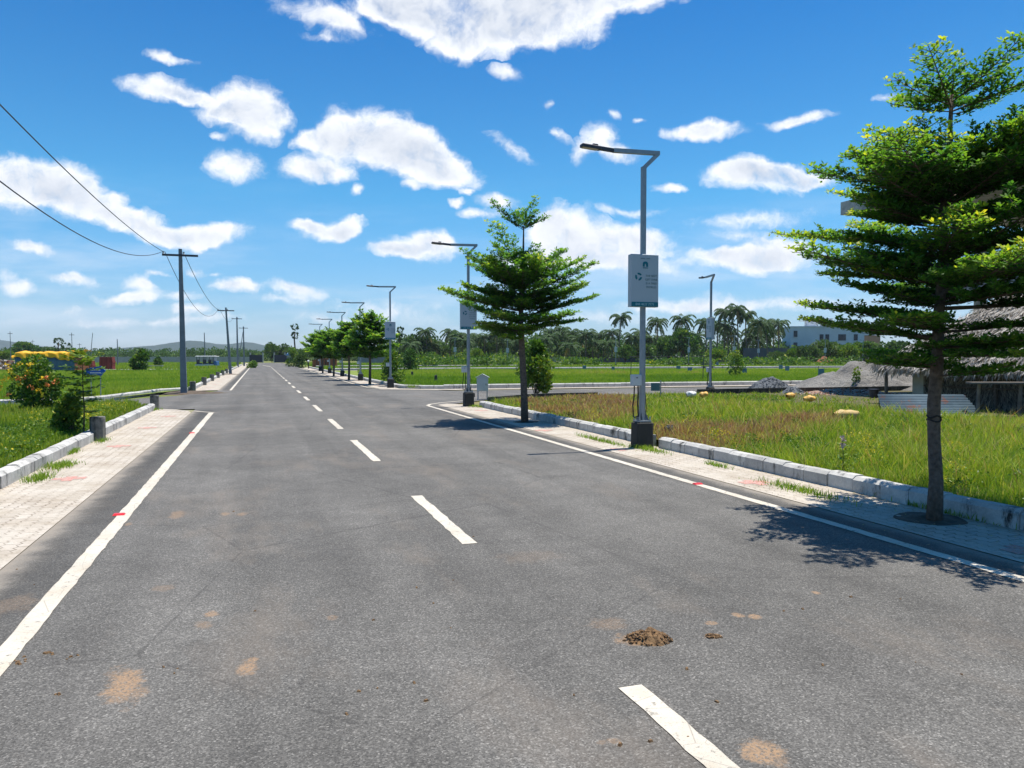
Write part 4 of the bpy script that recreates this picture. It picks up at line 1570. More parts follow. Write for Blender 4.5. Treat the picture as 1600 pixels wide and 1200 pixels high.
# ------------------------------------------------------------------ street lamps
def text_mesh(txt, size, mat, parent, name, loc, align='CENTER', flip=False, thick=.0015):
    cu = bpy.data.curves.new(name, 'FONT')
    cu.body = txt
    cu.size = size
    cu.align_x = align
    cu.align_y = 'CENTER'
    cu.extrude = thick
    cu.space_line = 1.25
    tmp = bpy.data.objects.new('tmp', cu)
    COL.objects.link(tmp)
    dg = bpy.context.evaluated_depsgraph_get()
    me = bpy.data.meshes.new_from_object(tmp.evaluated_get(dg))
    bpy.data.objects.remove(tmp)
    bpy.data.curves.remove(cu)
    me.materials.clear()
    me.materials.append(mat)
    o = bpy.data.objects.new(name, me)
    COL.objects.link(o)
    o.parent = parent
    o.location = loc
    o.rotation_euler = (math.pi / 2, 0, 0)
    return o


def lamp_parts(root, board=True, plinth=True, H=4.89, detail=True, arm=.90):
    if plinth:
        b = MB()
        b.box((0, 0, .225), (.32, .30, .47), taper=.95, bev=.03)
        b.box((.165, .02, .37), (.07, .18, .14), bev=.02)
        b.build('plinth', M_PLINTH, root)
    b = MB()
    b.tube([(0, 0, .44), (0, 0, 2.5)], [.058, .052], 8)
    b.box((0, 0, (2.5 + H) / 2), (.075, .075, H - 2.5))
    b.bar((0, 0, H - .02), (.27, 0, H + .235), .062, .062)
    if detail:
        b.box((0, 0, .472), (.24, .24, .02))
        for sx in (-1, 1):
            for sy in (-1, 1):
                b.tube([(sx * .1, sy * .1, .46), (sx * .1, sy * .1, .55)], .012, 6)
                b.add([(sx * .02, sy * .056, .48), (sx * .09, sy * .09, .48), (sx * .04, sy * .04, .64)], [(0, 1, 2), (2, 1, 0)])
    b.build('pole', M_GALV, root)
    b = MB()
    b.bar((.30, 0, H + .255), (-arm + .32, 0, H + .235), .07, .07)
    b.build('arm', M_GALV, root)
    b = MB()
    R = Matrix.Rotation(math.radians(4), 3, 'Y')
    b.box((-arm + .19, 0, H + .243), (.30, .06, .06), R)
    b.box((-arm - .10, 0, H + .262), (.36, .13, .055), R, bev=.012)
    b.box((-arm - .02, 0, H + .30), (.09, .05, .03), R)
    lum = b.build('luminaire', M_STEELD, root)
    b = MB()
    b.box((-arm - .12, 0, H + .229), (.28, .10, .008), R)
    b.build('lens', M_LENS, lum)
    if board:
        z0, z1, wd, dp = 2.46, 3.37, .53, .13
        b = MB(); b.box((-.005, -.02, (z0 + z1) / 2), (wd, dp, z1 - z0), bev=.008)
        bd = b.build('signboard', M_SIGN, root)
        yf = -.02 - dp / 2
        b = MB(); b.box((-.005, yf - .002, z0 + .045), (wd - .012, .004, .083))
        b.build('phone_band', M_TEAL, bd)
        b = MB(); b.box((-.005, yf - .006, z0 + .103), (wd - .012, .0025, .004)); 
        text_mesh('044 4627 7771', .060, M_PALE, bd, 'lettering', (-.005, yf - .006, z0 + .045))
        text_mesh('THE BEST\nGIFT EVER\nIS A TREE\nWORLD', .052, M_GREYT, bd, 'lettering', (.115, yf - .002, z0 + .44))
        text_mesh('HOME  LAND', .030, M_GREYT, bd, 'lettering', (0, yf - .002, z1 - .075))
        # house-shaped emblem
        b = MB()
        n = 14
        arc = [(.052 * math.cos(a), .05 + .042 * math.sin(a)) for a in np.linspace(0, math.pi, n)]
        outl = [(-.052, 0), (-.012, 0), (-.012, .03), (.0, .055), (.012, .03), (.012, 0), (.052, 0)] + arc
        b.add([(px_, yf - .003, z1 - .215 + pz) for px_, pz in outl], [tuple(range(len(outl)))])
        b.box((0, yf - .003, z1 - .235), (.10, .003, .014))
        b.build('emblem', M_TEAL, bd)
        # round leaf emblem: three swirled blades
        b = MB()
        cx, cz = -.13, z0 + .52
        for k in range(3):
            a0 = k * 2.09 + .5
            ins = [(cx + .035 * math.cos(a0 + q) * (1 - .2 * q), cz + .035 * math.sin(a0 + q)) for q in np.linspace(1.35, 0, 6)]
            outs = [(cx + .068 * math.cos(a0 + q), cz + .068 * math.sin(a0 + q)) for q in np.linspace(0, 1.5, 8)]
            b.add([(p, yf - .003, q) for p, q in outs + ins], [tuple(range(14))])
        b.build('emblem', M_TEAL, bd)
        b = MB()
        b.box((0, .06, z0 + .1), (.10, .05, .04)); b.box((0, .06, z1 - .1), (.10, .05, .04))
        b.build('bracket', M_STEELD, root)
    if detail:
        b = MB(); b.box((-.14, -.03, 1.19), (.17, .12, .19), bev=.01)
        mb_ = b.build('meter_box', M_BOX, root)
        b = MB(); b.box((-.15, -.094, 1.23), (.03, .006, .015)); b.build('label_plate', M_STEELD, mb_)
        b = MB()
        b.tube([(-.17, -.03, 1.1), (-.18, -.04, .9), (-.20, -.03, .75), (-.19, -.04, .55), (-.17, -.05, .54), (-.12, -.08, .56)], .011, 6)
        b.tube([(-.10, -.03, 1.1), (-.105, -.05, .95), (-.12, -.06, .8), (-.10, -.05, .55)], .013, 6)
        b.tube([(.05, .03, 1.05), (.075, .02, .9), (.09, .02, .7), (.08, .03, .54), (.12, .02, .56)], .007, 6)
        b.build('cable', M_BLACK, root)


GL = 'street lamps with a cranked arm'
x, y = W(12.1, 6.38)
lampA = thing('street_lamp', 'nearest street lamp on a black kerb block, grey signboard with teal band in full view', 'street lamp', (x, y, 0), TH, GL)
lamp_parts(lampA)
labs = {23.8: 'second street lamp of the kerb row, by the cabinet, half hidden in the pagoda tree',
        39.2: 'third street lamp of the kerb row, a bush round its foot',
        51.5: 'fourth street lamp of the kerb row, its arm over the dense tree',
        63.2: 'fifth street lamp of the kerb row, arm showing above the twin trees',
        75.0: 'sixth street lamp of the kerb row, only the arm above the yellowish crowns',
        87.0: 'farthest street lamp of the kerb row'}
for s, lab in labs.items():
    x, y = W(s, 6.35)
    copy_tree(lampA, (x, y, 0), TH, lab)
x, y = at_px(1110, 32.4)
copy_tree(lampA, (x, y, -.15), TH - math.pi / 2 - .15, 'street lamp on the side street behind the dark kerb, left of the gravel heap')
# small ones on the far plots
lampF = None
far_l = [(711, 570, 0, 'far street lamp with a black foot left of the second kerb lamp'), (793, 571, 0, 'far street lamp behind the pagoda tree trunk, left side'), (962, 573, 1, 'far signboard lamp left of the nearest lamp'),
         (1003, 573, 0, 'far signboard lamp just behind the nearest lamp post'), (1076, 572, 1, 'far signboard lamp in front of the round dark tree'), (1147, 574, 1, 'far signboard lamp with a broad board beside the sapling'),
         (1185, 570, 1, 'far signboard lamp below the clump of palms'), (1289, 571, 1, 'far signboard lamp below the pale building'), (1348, 570, 1, 'far signboard lamp at the tip of the big street tree'),
         (840, 571, 0, 'far street lamp right of the leafy sapling tree')]
for px, by, brd, lab in far_l:
    x, y = G(px, by)
    if px == 711:
        lampF = thing('street_lamp', lab, 'street lamp', (x, y, 0), TH, 'small street lamps on the far plots')
        lamp_parts(lampF, True, True, detail=False)
    else:
        k = .92 if px != 1147 else .9
        copy_tree(lampF, (x, y, 0), TH + (0 if px % 2 else .25), lab, k)

# ------------------------------------------------------------------ guard stones
def stone(label, s, t, h, w, seed, group='dark guard stones along the left kerb'):
    x, y = W(s, t)
    rg = np.random.default_rng(seed)
    b = MB()
    n = 14
    V, Fs = [], []
    zs = [-.02, .02, h * .5, h * .9, h * .985, h]
    for i, z in enumerate(zs):
        for k in range(n):
            a = k / n * 2 * math.pi
            sq = 1 / max(abs(math.cos(a)), abs(math.sin(a))) ** .55
            r = w / 2 * sq * (1 + rg.normal() * .018) * (1.0 if i < 4 else (.97 if i == 4 else .88))
            V.append((r * math.cos(a), r * math.sin(a), z + (rg.normal() * .006 if i > 3 else 0)))
    for i in range(len(zs) - 1):
        for k in range(n):
            k2 = (k + 1) % n
            Fs.append((i * n + k, i * n + k2, (i + 1) * n + k2, (i + 1) * n + k))
    Fs.append(tuple((len(zs) - 1) * n + k for k in range(n)))
    b.add(V, Fs)
    o = b.build('guard_stone', M_BOLLARD)
    o.location = (x, y, 0)
    o.rotation_euler = (0, 0, TH + .1)
    return tag(o, label, 'bollard', group)


stone('nearest dark guard stone in the left kerb, beside the leafy shrub', 16.3, -2.93, .46, .27, 1)
stone('guard stone at the left kerb end where the side street begins', 25.3, -3.0, .44, .25, 2)
for i, (s, lab) in enumerate([(38.3, 'guard stone nearest to the first utility pole, past the junction'), (46, 'second guard stone past the junction on the left'), (53.5, 'third guard stone past the junction on the left'),
                              (61, 'fourth guard stone past the junction on the left'), (69, 'fifth guard stone past the junction, before the second utility pole'), (77, 'last guard stone, just behind the second utility pole')]):
    stone(lab, s, -2.93, .45, .27, 10 + i)

# small dark stubs in the plots
for i, (px, py, hh, lab) in enumerate([(1045, 690, .16, 'low dark stub just behind the kerb right of the nearest lamp'), (681, 600, .38, 'dark post in the grass left of the second lamp'), (644, 591, .35, 'smaller dark post in the grass near the bush')]):
    x, y = G(px, py)
    b = MB(); b.box((0, 0, hh / 2 + .05), (.16, .13, hh), taper=.92, bev=.015)
    b.box((.02, 0, hh + .06), (.10, .09, .02))
    o = b.build('marker_post', M_BOLLARD); o.location = (x, y, .08); o.rotation_euler = (0, 0, TH)
    tag(o, lab, 'post', 'dark stubs in the plots')

# ------------------------------------------------------------------ utility poles and wires
def utility(label, s, t, H, lean=(0, 0), stay=False, insul=True, w0=.26):
    x, y = W(s, t)
    r = thing('utility_pole', label, 'utility pole', (x, y, 0), TH, 'utility poles along the left kerb')
    b = MB()
    n = 4
    P = []
    for z, w in ((-.1, w0), (H, w0 * .52)):
        lx, ly = lean[0] * z / H, lean[1] * z / H
        hw = w / 2
        P += [(lx - hw, ly - hw, z), (lx + hw, ly - hw, z), (lx + hw, ly + hw, z), (lx - hw, ly + hw, z)]
    b.add(P, [(3, 2, 1, 0), (4, 5, 6, 7), (0, 1, 5, 4), (1, 2, 6, 5), (2, 3, 7, 6), (3, 0, 4, 7)])
    b.build('pole', M_POLE, r)
    b = MB(); lx, ly = lean[0], lean[1]
    b.box((lx, ly - w0 * .3, H - .28), (1.42, .07, .085))
    ca = b.build('crossarm', M_STEELD, r)
    if insul:
        b = MB(); 
        for xx in (-.66, .14):
            b.tube([(lx + xx, ly - w0 * .3, H - .24), (lx + xx, ly - w0 * .3, H - .19), (lx + xx, ly - w0 * .3, H - .13)], [.05, .035, .045], 8)
        b.build('insulator', M_BOX, ca)
    if stay:
        b = MB(); b.bar((-1.0, 0, 0), (lx - .05, 0, H - .8), .10); b.build('stay_strut', M_POLE, r)
    return r


utility('nearest utility pole, thick grey post rising from dark soil at the junction', 35.9, -3.1, 6.2, (-.06, 0))
utility('second utility pole, leaning left beside the pale paving', 73.1, -2.45, 5.95, (-.32, 0))
utility('third utility pole, thin and upright behind the leaning one', 120, -3.0, 7.4, (-.05, 0), w0=.3)
utility('fourth utility pole with a slanting strut near the gate', 136, -2.4, 6.6, (-.05, 0), True, w0=.3)
# pole standing just behind the photographer's left
utility('utility pole behind the camera, carrying the near wires', -1.5, -3.2, 6.3)


def wire(label, a, c, sag, r=.012, n=36):
    a, c = Vector(a), Vector(c)
    pts = []
    for i in range(n + 1):
        u = i / n
        p = a.lerp(c, u)
        p.z -= sag * 4 * u * (1 - u)
        pts.append(p)
    b = MB(); b.tube(pts, r, 5)
    o = b.build('overhead_wire', M_WIRE)
    return tag(o, label, 'wire', 'wires between the utility poles')


def arm_pt(s, t, lx, H, xx):
    x, y = W(s, t + lx + xx)
    return (x, y, H - .15)


A1 = lambda xx: arm_pt(35.85, -3.1, -.06, 6.2, xx)
A2 = lambda xx: arm_pt(73.05, -2.45, -.32, 5.95, xx)
A0 = lambda xx: arm_pt(-1.5, -3.2, 0, 6.3, xx)
A3 = lambda xx: arm_pt(120, -3.0, -.05, 7.4, xx)
wire('steeper overhead wire from the nearest utility pole to the top left', A1(-.66), A0(-.55), .62)
wire('lower sagging overhead wire from the nearest utility pole to the left edge', A1(-.70), A0(-.8), 1.72)
wire('left overhead wire sagging from the first to the second utility pole', A1(-.60), A2(-.6), 1.5, .013)
wire('right overhead wire sagging from the first to the second utility pole', A1(.14), A2(.14), 1.0, .013)
wire('overhead wire from the second to the third utility pole', A2(-.5), A3(-.5), .8, .015)

# thin poles standing in the far left fields
for i, (px, ty, D_, arm_, lab) in enumerate([(17, 518, 190, 1, 'thin utility pole at far left above the rubble'), (113, 520, 180, 1, 'thin pole with a short arm behind the yellow tarpaulin'), (184, 530, 130, 0, 'thin pale bare pole right of the red brick stack'),
                                             (320, 520, 118, 0, 'thin dark bare pole in front of the open buggy'), (143, 520, 200, 0, 'thin crooked pole right of the yellow tarpaulin'), (52, 531, 260, 1, 'small distant pole over the dark tree'),
                                             (125, 536, 240, 1, 'short distant pole with a wide arm')]):
    x, y = at_px(px, D_)
    h = EYE + (HOR - ty) * D_ / FPX
    r = thing('thin_pole', lab, 'pole', (x, y, 0), 0, 'thin poles in the far left fields')
    b = MB(); b.tube([(0, 0, 0), (.05, 0, h * .5), (.0 if i != 4 else .5, 0, h)], [.10, .08, .06], 6); b.build('pole', M_POLE, r)
    if arm_:
        b = MB(); b.box((0, 0, h - .5), (1.2, .1, .1)); b.build('crossarm', M_STEELD, r)

# ------------------------------------------------------------------ cabinet, arrow sign, plot boards
x, y = G(754, 624)
c_ = thing('meter_cabinet', 'pale metal cabinet with a peaked roof on four legs, beside the second lamp', 'cabinet', (x, y, 0), TH - .30)
b = MB()
for sx in (-.17, .17):
    for sy in (-.13, .13):
        b.bar((sx, sy, 0), (sx, sy, .34), .035)
b.build('legs', M_GALV, c_)
b = MB(); b.add([(-.21, -.16, .32), (.21, -.16, .32), (.21, .16, .32), (-.21, .16, .32), (-.21, -.16, .82), (.21, -.16, .82), (.21, .16, .82), (-.21, .16, .82), (0, -.16, .93), (0, .16, .93)],
                [(3, 2, 1, 0), (0, 1, 5, 8, 4), (1, 2, 6, 5), (2, 3, 7, 9, 6), (3, 0, 4, 7)])
b.build('body', M_BOX, c_)
b = MB()
for sg in (-1, 1):
    R = Matrix.Rotation(sg * math.radians(27.6), 3, 'Y')
    b.box((sg * .125, 0, .885), (.29, .40, .015), R)
b.build('roof', M_BOX, c_)
b = MB(); b.box((0, -.166, .56), (.34, .010, .42)); dr = b.build('door', M_BOX, c_)
b = MB(); b.box((.13, -.176, .56), (.02, .012, .06)); b.build('handle', M_STEELD, dr)

x, y = G(150, 626)
a_ = thing('direction_sign', 'blue arrow shaped sign pointing right on two thin legs, left of the junction', 'sign', (x, y, 0), -.12)
b = MB(); hw = .36
prof = [(-hw, .90), (.24, .90), (.24, .87), (.40, 1.06), (.24, 1.25), (.24, 1.22), (-hw, 1.22), (-.30, 1.06)]
prof = [(-hw, .93), (.22, .90), (.40, 1.08), (.22, 1.26), (-hw, 1.15), (-.36, 1.04)]
V = [(p, -.012, z) for p, z in prof] + [(p, .012, z) for p, z in prof]
k = len(prof)
b.add(V, [tuple(range(k)), tuple(range(2 * k - 1, k - 1, -1))] + [(i, i + k, (i + 1) % k + k, (i + 1) % k) for i in range(k)])
pn = b.build('sign_panel', M_BLUE, a_)
b = MB()
for row, (z, x0, x1) in enumerate([(1.11, -.18, .2), (1.01, -.2, .2)]):
    q = x0
    while q < x1:
        w_ = random.uniform(.02, .045)
        b.box((q + w_ / 2, -.014, z), (w_, .003, .04)); q += w_ + .012
b.build('lettering', M_WHITE, pn)
for sx in (-.2, .17):
    b = MB(); b.tube([(sx, .03, 0), (sx, .03, 1.2)], .015, 6); b.build('leg', M_GALV, a_)

boards = [(1024, 621, .26, .26, 'plot board beside the nearest lamp post, grey green with a side post', 1),
          (1078, 584, .42, .40, 'small blue plot board in the field left of the side street lamp', 0), (1163, 588, .42, .42, 'small blue plot board in the field right of the side street lamp', 0),
          (1283, 594, .40, .55, 'small blue plot board nearest to the sand heap', 0), (1230, 583, .45, .45, 'small blue plot board, right one of the pair before the low wall', 0), (1220, 580, .45, .45, 'small dark plot board, left one of the pair before the low wall', 0),
          (1060, 580, .5, .35, 'tilted plot board in the far grass', 0), (913, 580, .4, .4, 'small plot board behind the leafy sapling tree', 0), (958, 583, .3, .4, 'thin plot board below the far signboard lamp', 0), (1121, 573, .4, .5, 'small plot board by the far kerb', 0)]
for i, (px, py, w_, h_, lab, first) in enumerate(boards):
    x, y = G(px, py)
    if i == 0: x, y = G(1024, 624)
    r = thing('plot_board', lab, 'plot board', (x, y, .05), random.uniform(-.2, .3), 'plot number boards')
    top = .55 if i else .62
    if i == 0:
        b = MB(); b.tube([(.20, 0, 0), (.20, 0, .66)], .02, 6); b.build('post', M_GALV, r)
        b = MB(); b.box((0, 0, .42), (.34, .015, .30), bev=.004); b.build('panel', M_TEALB if 'M_TEALB' in globals() else simple('plot_board_paint', (.10, .20, .20), (.08, .16, .16), 4, .5), r)
        b = MB(); b.box((.18, 0, .50), (.06, .01, .02)); b.box((.18, 0, .36), (.06, .01, .02)); b.build('bracket', M_GALV, r)
    else:
        b = MB(); b.tube([(-w_ * .45, .02, 0), (-w_ * .45, .02, h_ + .35)], .018, 6); b.build('post', M_STEELD, r)
        b = MB(); b.box((0, 0, .18 + h_ / 2), (w_, .02, h_), bev=.004)
        b.build('panel', PB if i > 1 else (PB := simple('plot_board_blue', (.10, .20, .27), (.08, .16, .22), 4, .5)), r)

# concrete bench in the far field
x, y = G(1106, 579)
r = thing('garden_bench', 'grey bench with a slatted back in the far field beside the side street lamp', 'bench', (x, y, .05), TH)
b = MB(); b.box((0, 0, .42), (1.5, .4, .07)); b.build('seat', M_BOLLARD, r)
b = MB(); b.box((0, .22, .62), (1.5, .05, .10)); b.box((0, .22, .80), (1.5, .05, .10)); b.build('backrest', M_BOLLARD, r)
for sx in (-.5, .5):
    b = MB(); b.box((sx, 0, .19), (.12, .36, .40)); b.build('leg', M_BOLLARD, r)

# post and wire fence inside the field
r = thing('wire_fence', 'thin post and wire fence standing in the grass right of the nearest lamp', 'fence', (0, 0, 0))
pA, pB = G(985, 600), G(1098, 597)
for q in range(2):
    p = (pA, pB)[q]
    b = MB(); b.tube([(p[0], p[1], 0), (p[0] + .05, p[1], 1.62)], .022, 6); b.build('post', M_STEELD, r)
b = MB()
for z in (1.6,):
    b.tube([(pA[0] - .1, pA[1], z), (pB[0] + .1, pB[1], z)], .012, 5)
b.build('top_wire', M_STEELD, r)

# ------------------------------------------------------------------ shrubs
def shrub(name, label, loc, h, r, seed, mat, L, nl=14, nleaf=240, stems=5, th=.1, group=None, narrow=.4):
    rg = np.random.default_rng(seed)
    t = thing(name, label, 'shrub' if 'tree' not in name else 'tree', loc, 0, group)
    b = MB(); lobes = []
    for i in range(nl):
        z = th * h + (1 - th) * h * (i + .5) / nl
        u = z / h
        rad = r * (math.sin(math.pi * min(u * .85 + .15, 1)) ** .6)
        a = rg.uniform(0, 6.28)
        k = rg.uniform(.2, .75)
        c = np.array((math.cos(a) * rad * k, math.sin(a) * rad * k, z))
        lobes.append((c, r * narrow * rg.uniform(.7, 1.15), rg.uniform(.2, .7)))
        if i % 2 == 0:
            b.tube([(c[0] * .05, c[1] * .05, 0), tuple(c * np.array((.45, .45, .55))), tuple(c)], [.018, .012, .005], 5, False)
    V, F, T = crown_np(rg, lobes, nleaf, L, 1.0, .25)
    V[:, 2] = np.maximum(V[:, 2], .02)
    b.build('stems', M_BARKD, t, True)
    np_mesh('foliage', V, F, mat, t, T)
    return t, lobes


def flower(parent, c, r, mat, seed):
    rg = np.random.default_rng(seed)
    b = MB()
    for i in range(9):
        o_ = rg.normal(size=3) * r * .45
        p = Vector(c) + Vector(o_)
        d = Vector(unit(rg.normal(size=3) + np.array((0, 0, .4))))
        sd = d.cross(Vector((.3, .5, .8))).normalized()
        for q in range(5):
            a = q / 5 * 6.283
            e = (sd * math.cos(a) + d.cross(sd) * math.sin(a))
            e2 = (sd * math.cos(a + .9) + d.cross(sd) * math.sin(a + .9))
            b.add([p, p + e * r * .3 + d * r * .25, p + (e + e2) * r * .28 + d * r * .3, p + e2 * r * .3 + d * r * .25], [(0, 1, 2, 3)])
    return b.build('flower_cluster', mat, parent)


X, Y = G(62, 652)
fs, _ = shrub('flowering_shrub', 'bushy shrub with yellow and orange flower clusters in the left plot', (X, Y, ZP), 1.36, .78, 51, M_LEAFY, .085, 24, 170, group=None, narrow=.30)
fl = [(23, 593, 0), (20, 604, 0), (33, 588, 0), (38, 579, 0), (43, 592, 0), (49, 590, 1), (58, 589, 1), (64, 580, 0), (52, 598, 0), (30, 569, 0), (50, 570, 0), (83, 590, 0), (101, 596, 1), (92, 601, 1), (77, 609, 0), (70, 603, 1), (29, 615, 1), (84, 615, 0), (91, 589, 1), (68, 569, 0)]
scl = Y / FPX
for i, (fx, fy, kd) in enumerate(fl):
    zz = EYE + (HOR - fy) * scl
    xx = (fx - 800) * scl - X
    flower(fs, (xx, -.36 - .2 * math.cos(xx * 1.6), zz - ZP), .075, M_FLW_O if kd else M_FLW_Y, 300 + i)

X, Y = G(112, 688)
shrub('leafy_shrub', 'dense dark green shrub behind the nearest left guard stone', (X, Y, ZP), .74, .34, 52, M_LEAFY, .085, 16, 90, narrow=.36)
# slim sapling with layered pinnate leaves
X, Y = G(131, 690)
sp = thing('sapling', 'slim young tree with feathery leaf layers rising above the leafy shrub', 'tree', (X, Y, ZP))
b = MB(); b.tube([(0, 0, 0), (.02, 0, .5), (0, .0, 1.0), (.01, 0, 1.5)], [.014, .012, .009, .005], 6)
P, A, S, T = [], [], [], []
rg = np.random.default_rng(77)
for i in range(24):
    z = .45 + 1.05 * (i / 23) ** .8
    a = i * 2.4
    ln = .36 * (1 - .25 * abs(z - 1.2)) if z > .9 else .26
    d = np.array((math.cos(a), math.sin(a), .12 + .3 * (z > 1.3)))
    d /= np.linalg.norm(d)
    b.tube([(0, 0, z), tuple(np.array((0, 0, z)) + d * ln)], [.004, .002], 4, False)
    sv = np.array((-math.sin(a), math.cos(a), 0))
    for j in range(11):
        for sg in (-1, 1):
            for dup_ in range(2):
                p = np.array((0, 0, z)) + d * ln * (.15 + .85 * j / 10) + rg.normal(size=3) * .012
                P.append(p); A.append(unit(sv * sg + d * .35 + rg.normal(size=3) * .15)); S.append(unit(d + rg.normal(size=3) * .2)); T.append(np.clip(.35 + .55 * (z > 1.3) * rg.random() + rg.normal() * .12, 0, 1))
V, F, Tn = quads_from(np.array(P), np.array(A), np.array(S), .115, .05, np.array(T))
b.build('stem', M_BARKD, sp); np_mesh('foliage', V, F, M_LEAFY, sp, Tn)

X, Y = G(836, 612)
shrub('leafy_sapling_tree', 'small broad-leaved tree behind the trunk of the pagoda tree', (X - .15, Y - 6, ZP), 1.95, .62, 53, M_LEAFY, .13, 22, 150, th=.18, narrow=.42)
X, Y = G(614, 603)
shrub('yellow_green_shrub', 'loose yellow green shrub round the foot of the third lamp', (X, Y - .4, 0.02), 1.75, .85, 54, M_LEAFY, .12, 22, 130, th=.12, narrow=.36)
X, Y = G(640, 581)
shrub('dark_shrub', 'dark upright shrub right of the yellow green one', (X, Y, 0), 2.1, 1.1, 55, M_LEAF, .2, 16, 120, narrow=.4)
X, Y = G(221, 581)
shrub('small_round_tree', 'small dark bushy tree in the far left field', (X, Y, 0), 2.0, 1.15, 56, M_LEAF, .24, 22, 130, th=.15, narrow=.36)
X, Y = G(247, 574)
shrub('small_round_tree', 'smaller bushy tree right of the one in the far left field', (X, Y, 0), 1.25, .7, 57, M_LEAF, .24, 12, 100, th=.2, narrow=.4)
X, Y = G(1150, 590)
shrub('scrubby_young_tree', 'scrubby young tree in the field right of the side street lamp', (X, Y, 0), 1.9, .72, 58, M_LEAFY, .12, 14, 90, th=.2, narrow=.38)
X, Y = G(1338, 612)
shrub('potted_sapling', 'little leafy plant growing in front of the sand heap', (X, Y, .05), .95, .22, 59, M_LEAFY, .10, 8, 40, narrow=.6)
X, Y = G(470, 575)
shrub('clipped_bush', 'olive clipped bush at the right end of the road', (X, Y, 0), 1.9, 1.0, 60, M_FAR, .2, 12, 120, narrow=.5)
X, Y = G(458, 573)
shrub('road_end_bush', 'bright bush beside the right gate panel', (X, Y, 0), 2.6, 1.0, 61, M_LEAFY, .24, 12, 120, narrow=.5)
X, Y = G(395, 575)
shrub('road_end_bush', 'low yellow green bush in front of the left gate panel', (X, Y, 0), .6, .8, 62, M_LEAFY, .2, 8, 110, narrow=.5)
X, Y = G(1028, 652, ZP)
X, Y = G(1430, 660)

# tall weed with a lilac flower head
X, Y = G(1316, 742, ZP)
wd = thing('flowering_weed', 'tall weed with pale lilac flower head standing in the near grass', 'plant', (X, Y, ZP))
b = MB(); b.tube([(0, 0, 0), (.01, 0, .22), (-.005, 0, .46)], [.007, .006, .004], 5); b.build('stem', M_LEAFS if 'M_LEAFS' in globals() else simple('green_stem', (.10, .15, .04), (.07, .11, .03), 9), wd)
P, A, S, T = [], [], [], []
for i in range(16):
    z = .06 + .34 * i / 15
    a = i * 2.4
    d = unit(np.array((math.cos(a), math.sin(a), .35)))
    P.append((0, 0, z)); A.append(d); S.append((-math.sin(a), math.cos(a), 0)); T.append(.5 + .3 * rg.random())
V, F, Tn = quads_from(np.array(P, float), np.array(A), np.array(S, float), .10, .045, np.array(T))
np_mesh('foliage', V, F, M_LEAFY, wd, Tn)
flower(wd, (0, 0, .46), .045, M_FLW_P, 400); flower(wd, (0, 0, .38), .045, M_FLW_P, 401)

# ------------------------------------------------------------------ left distance: tarpaulin stack, bricks, buggy, walls
M_TARPY = simple('yellow_tarpaulin', (.80, .44, .02), (.66, .33, .015), 2.5, .55, 0, .5)
M_TARPB = simple('blue_sheeting', (.09, .17, .25), (.04, .09, .16), 5, .6, 0, .5)
M_BRICK = NB('red_brick')
_b = M_BRICK
_br = _b.N.new('ShaderNodeTexBrick'); _b.L.new(_b.coord(), _br.inputs['Vector'])
_br.inputs['Scale'].default_value = 3
_br.inputs['Color1'].default_value = (.26, .05, .04, 1); _br.inputs['Color2'].default_value = (.18, .035, .03, 1); _br.inputs['Mortar'].default_value = (.14, .07, .055, 1)
M_BRICK = _b.done(_br.outputs['Color'], .9)
M_ORANGE = simple('orange_brickwork', (.30, .11, .055), (.22, .08, .04), 3, .9)

D_ = 77.0
X, Y = at_px(83, D_)
r = thing('covered_stack', 'long stack wrapped in blue sheeting under a rumpled yellow tarpaulin', 'covered stack', (X, Y, 0), .05)
w_, d_ = 5.7, 3.0
n = 60
V, F = [], []
for i in range(n + 1):
    xx = -w_ / 2 + w_ * i / n
    for j, (yy, z) in enumerate([(-d_ / 2, 0), (-d_ / 2, .5), (-d_ / 2, 1.0), (-d_ / 2, 1.6), (d_ / 2, 1.6), (d_ / 2, 0)]):
        V.append((xx, yy + .05 * math.sin(xx * 9 + j * 1.3) * (j in (1, 2, 3)), z))
for i in range(n):
    for j in range(5):
        F.append((i * 6 + j, (i + 1) * 6 + j, (i + 1) * 6 + j + 1, i * 6 + j + 1))
ob = np_mesh('blue_sheet', V, F, M_TARPB, r)
b = MB(); b.box((0, 0, .78), (w_ - .06, d_ - .14, 1.56)); b.build('stacked_goods', M_ORANGE, r)
V, F = [], []
m = 16
for i in range(n + 1):
    xx = -w_ / 2 - .2 + (w_ + .4) * i / n
    e = i / n
    for j in range(m + 1):
        v = j / m
        # front hem -> top -> back hem
        hem = 1.38 + .16 * math.sin(xx * 1.9 + .5) + .06 * math.sin(xx * 7)
        if v < .3:
            k = v / .3
            yy = -d_ / 2 - .16 - .08 * math.sin(xx * 6 + 3 * k); z = hem + (2.0 - hem) * k
        else:
            k = (v - .3) / .7
            yy = -d_ / 2 - .1 + (d_ + .2) * k
            z = 2.02 + .10 * math.sin(xx * 2.1 + 1) * math.sin(k * 3.1) + .06 * math.sin(xx * 5.3 + k * 6) + .05 * mnoise.noise(Vector((xx * 2, yy * 2, 0)))
        if e < .035: z = z * .55 + (.45 * (1.3)) * 1
        V.append((xx, yy, z + (.12 if e > .9 else 0)))
for i in range(n):
    for j in range(m):
        a = i * (m + 1) + j
        F.append((a, a + m + 1, a + m + 2, a + 1))
o = np_mesh('yellow_tarpaulin', V, F, M_TARPY, r, smooth=True)
so = o.modifiers.new('s', 'SOLIDIFY'); so.thickness = .03

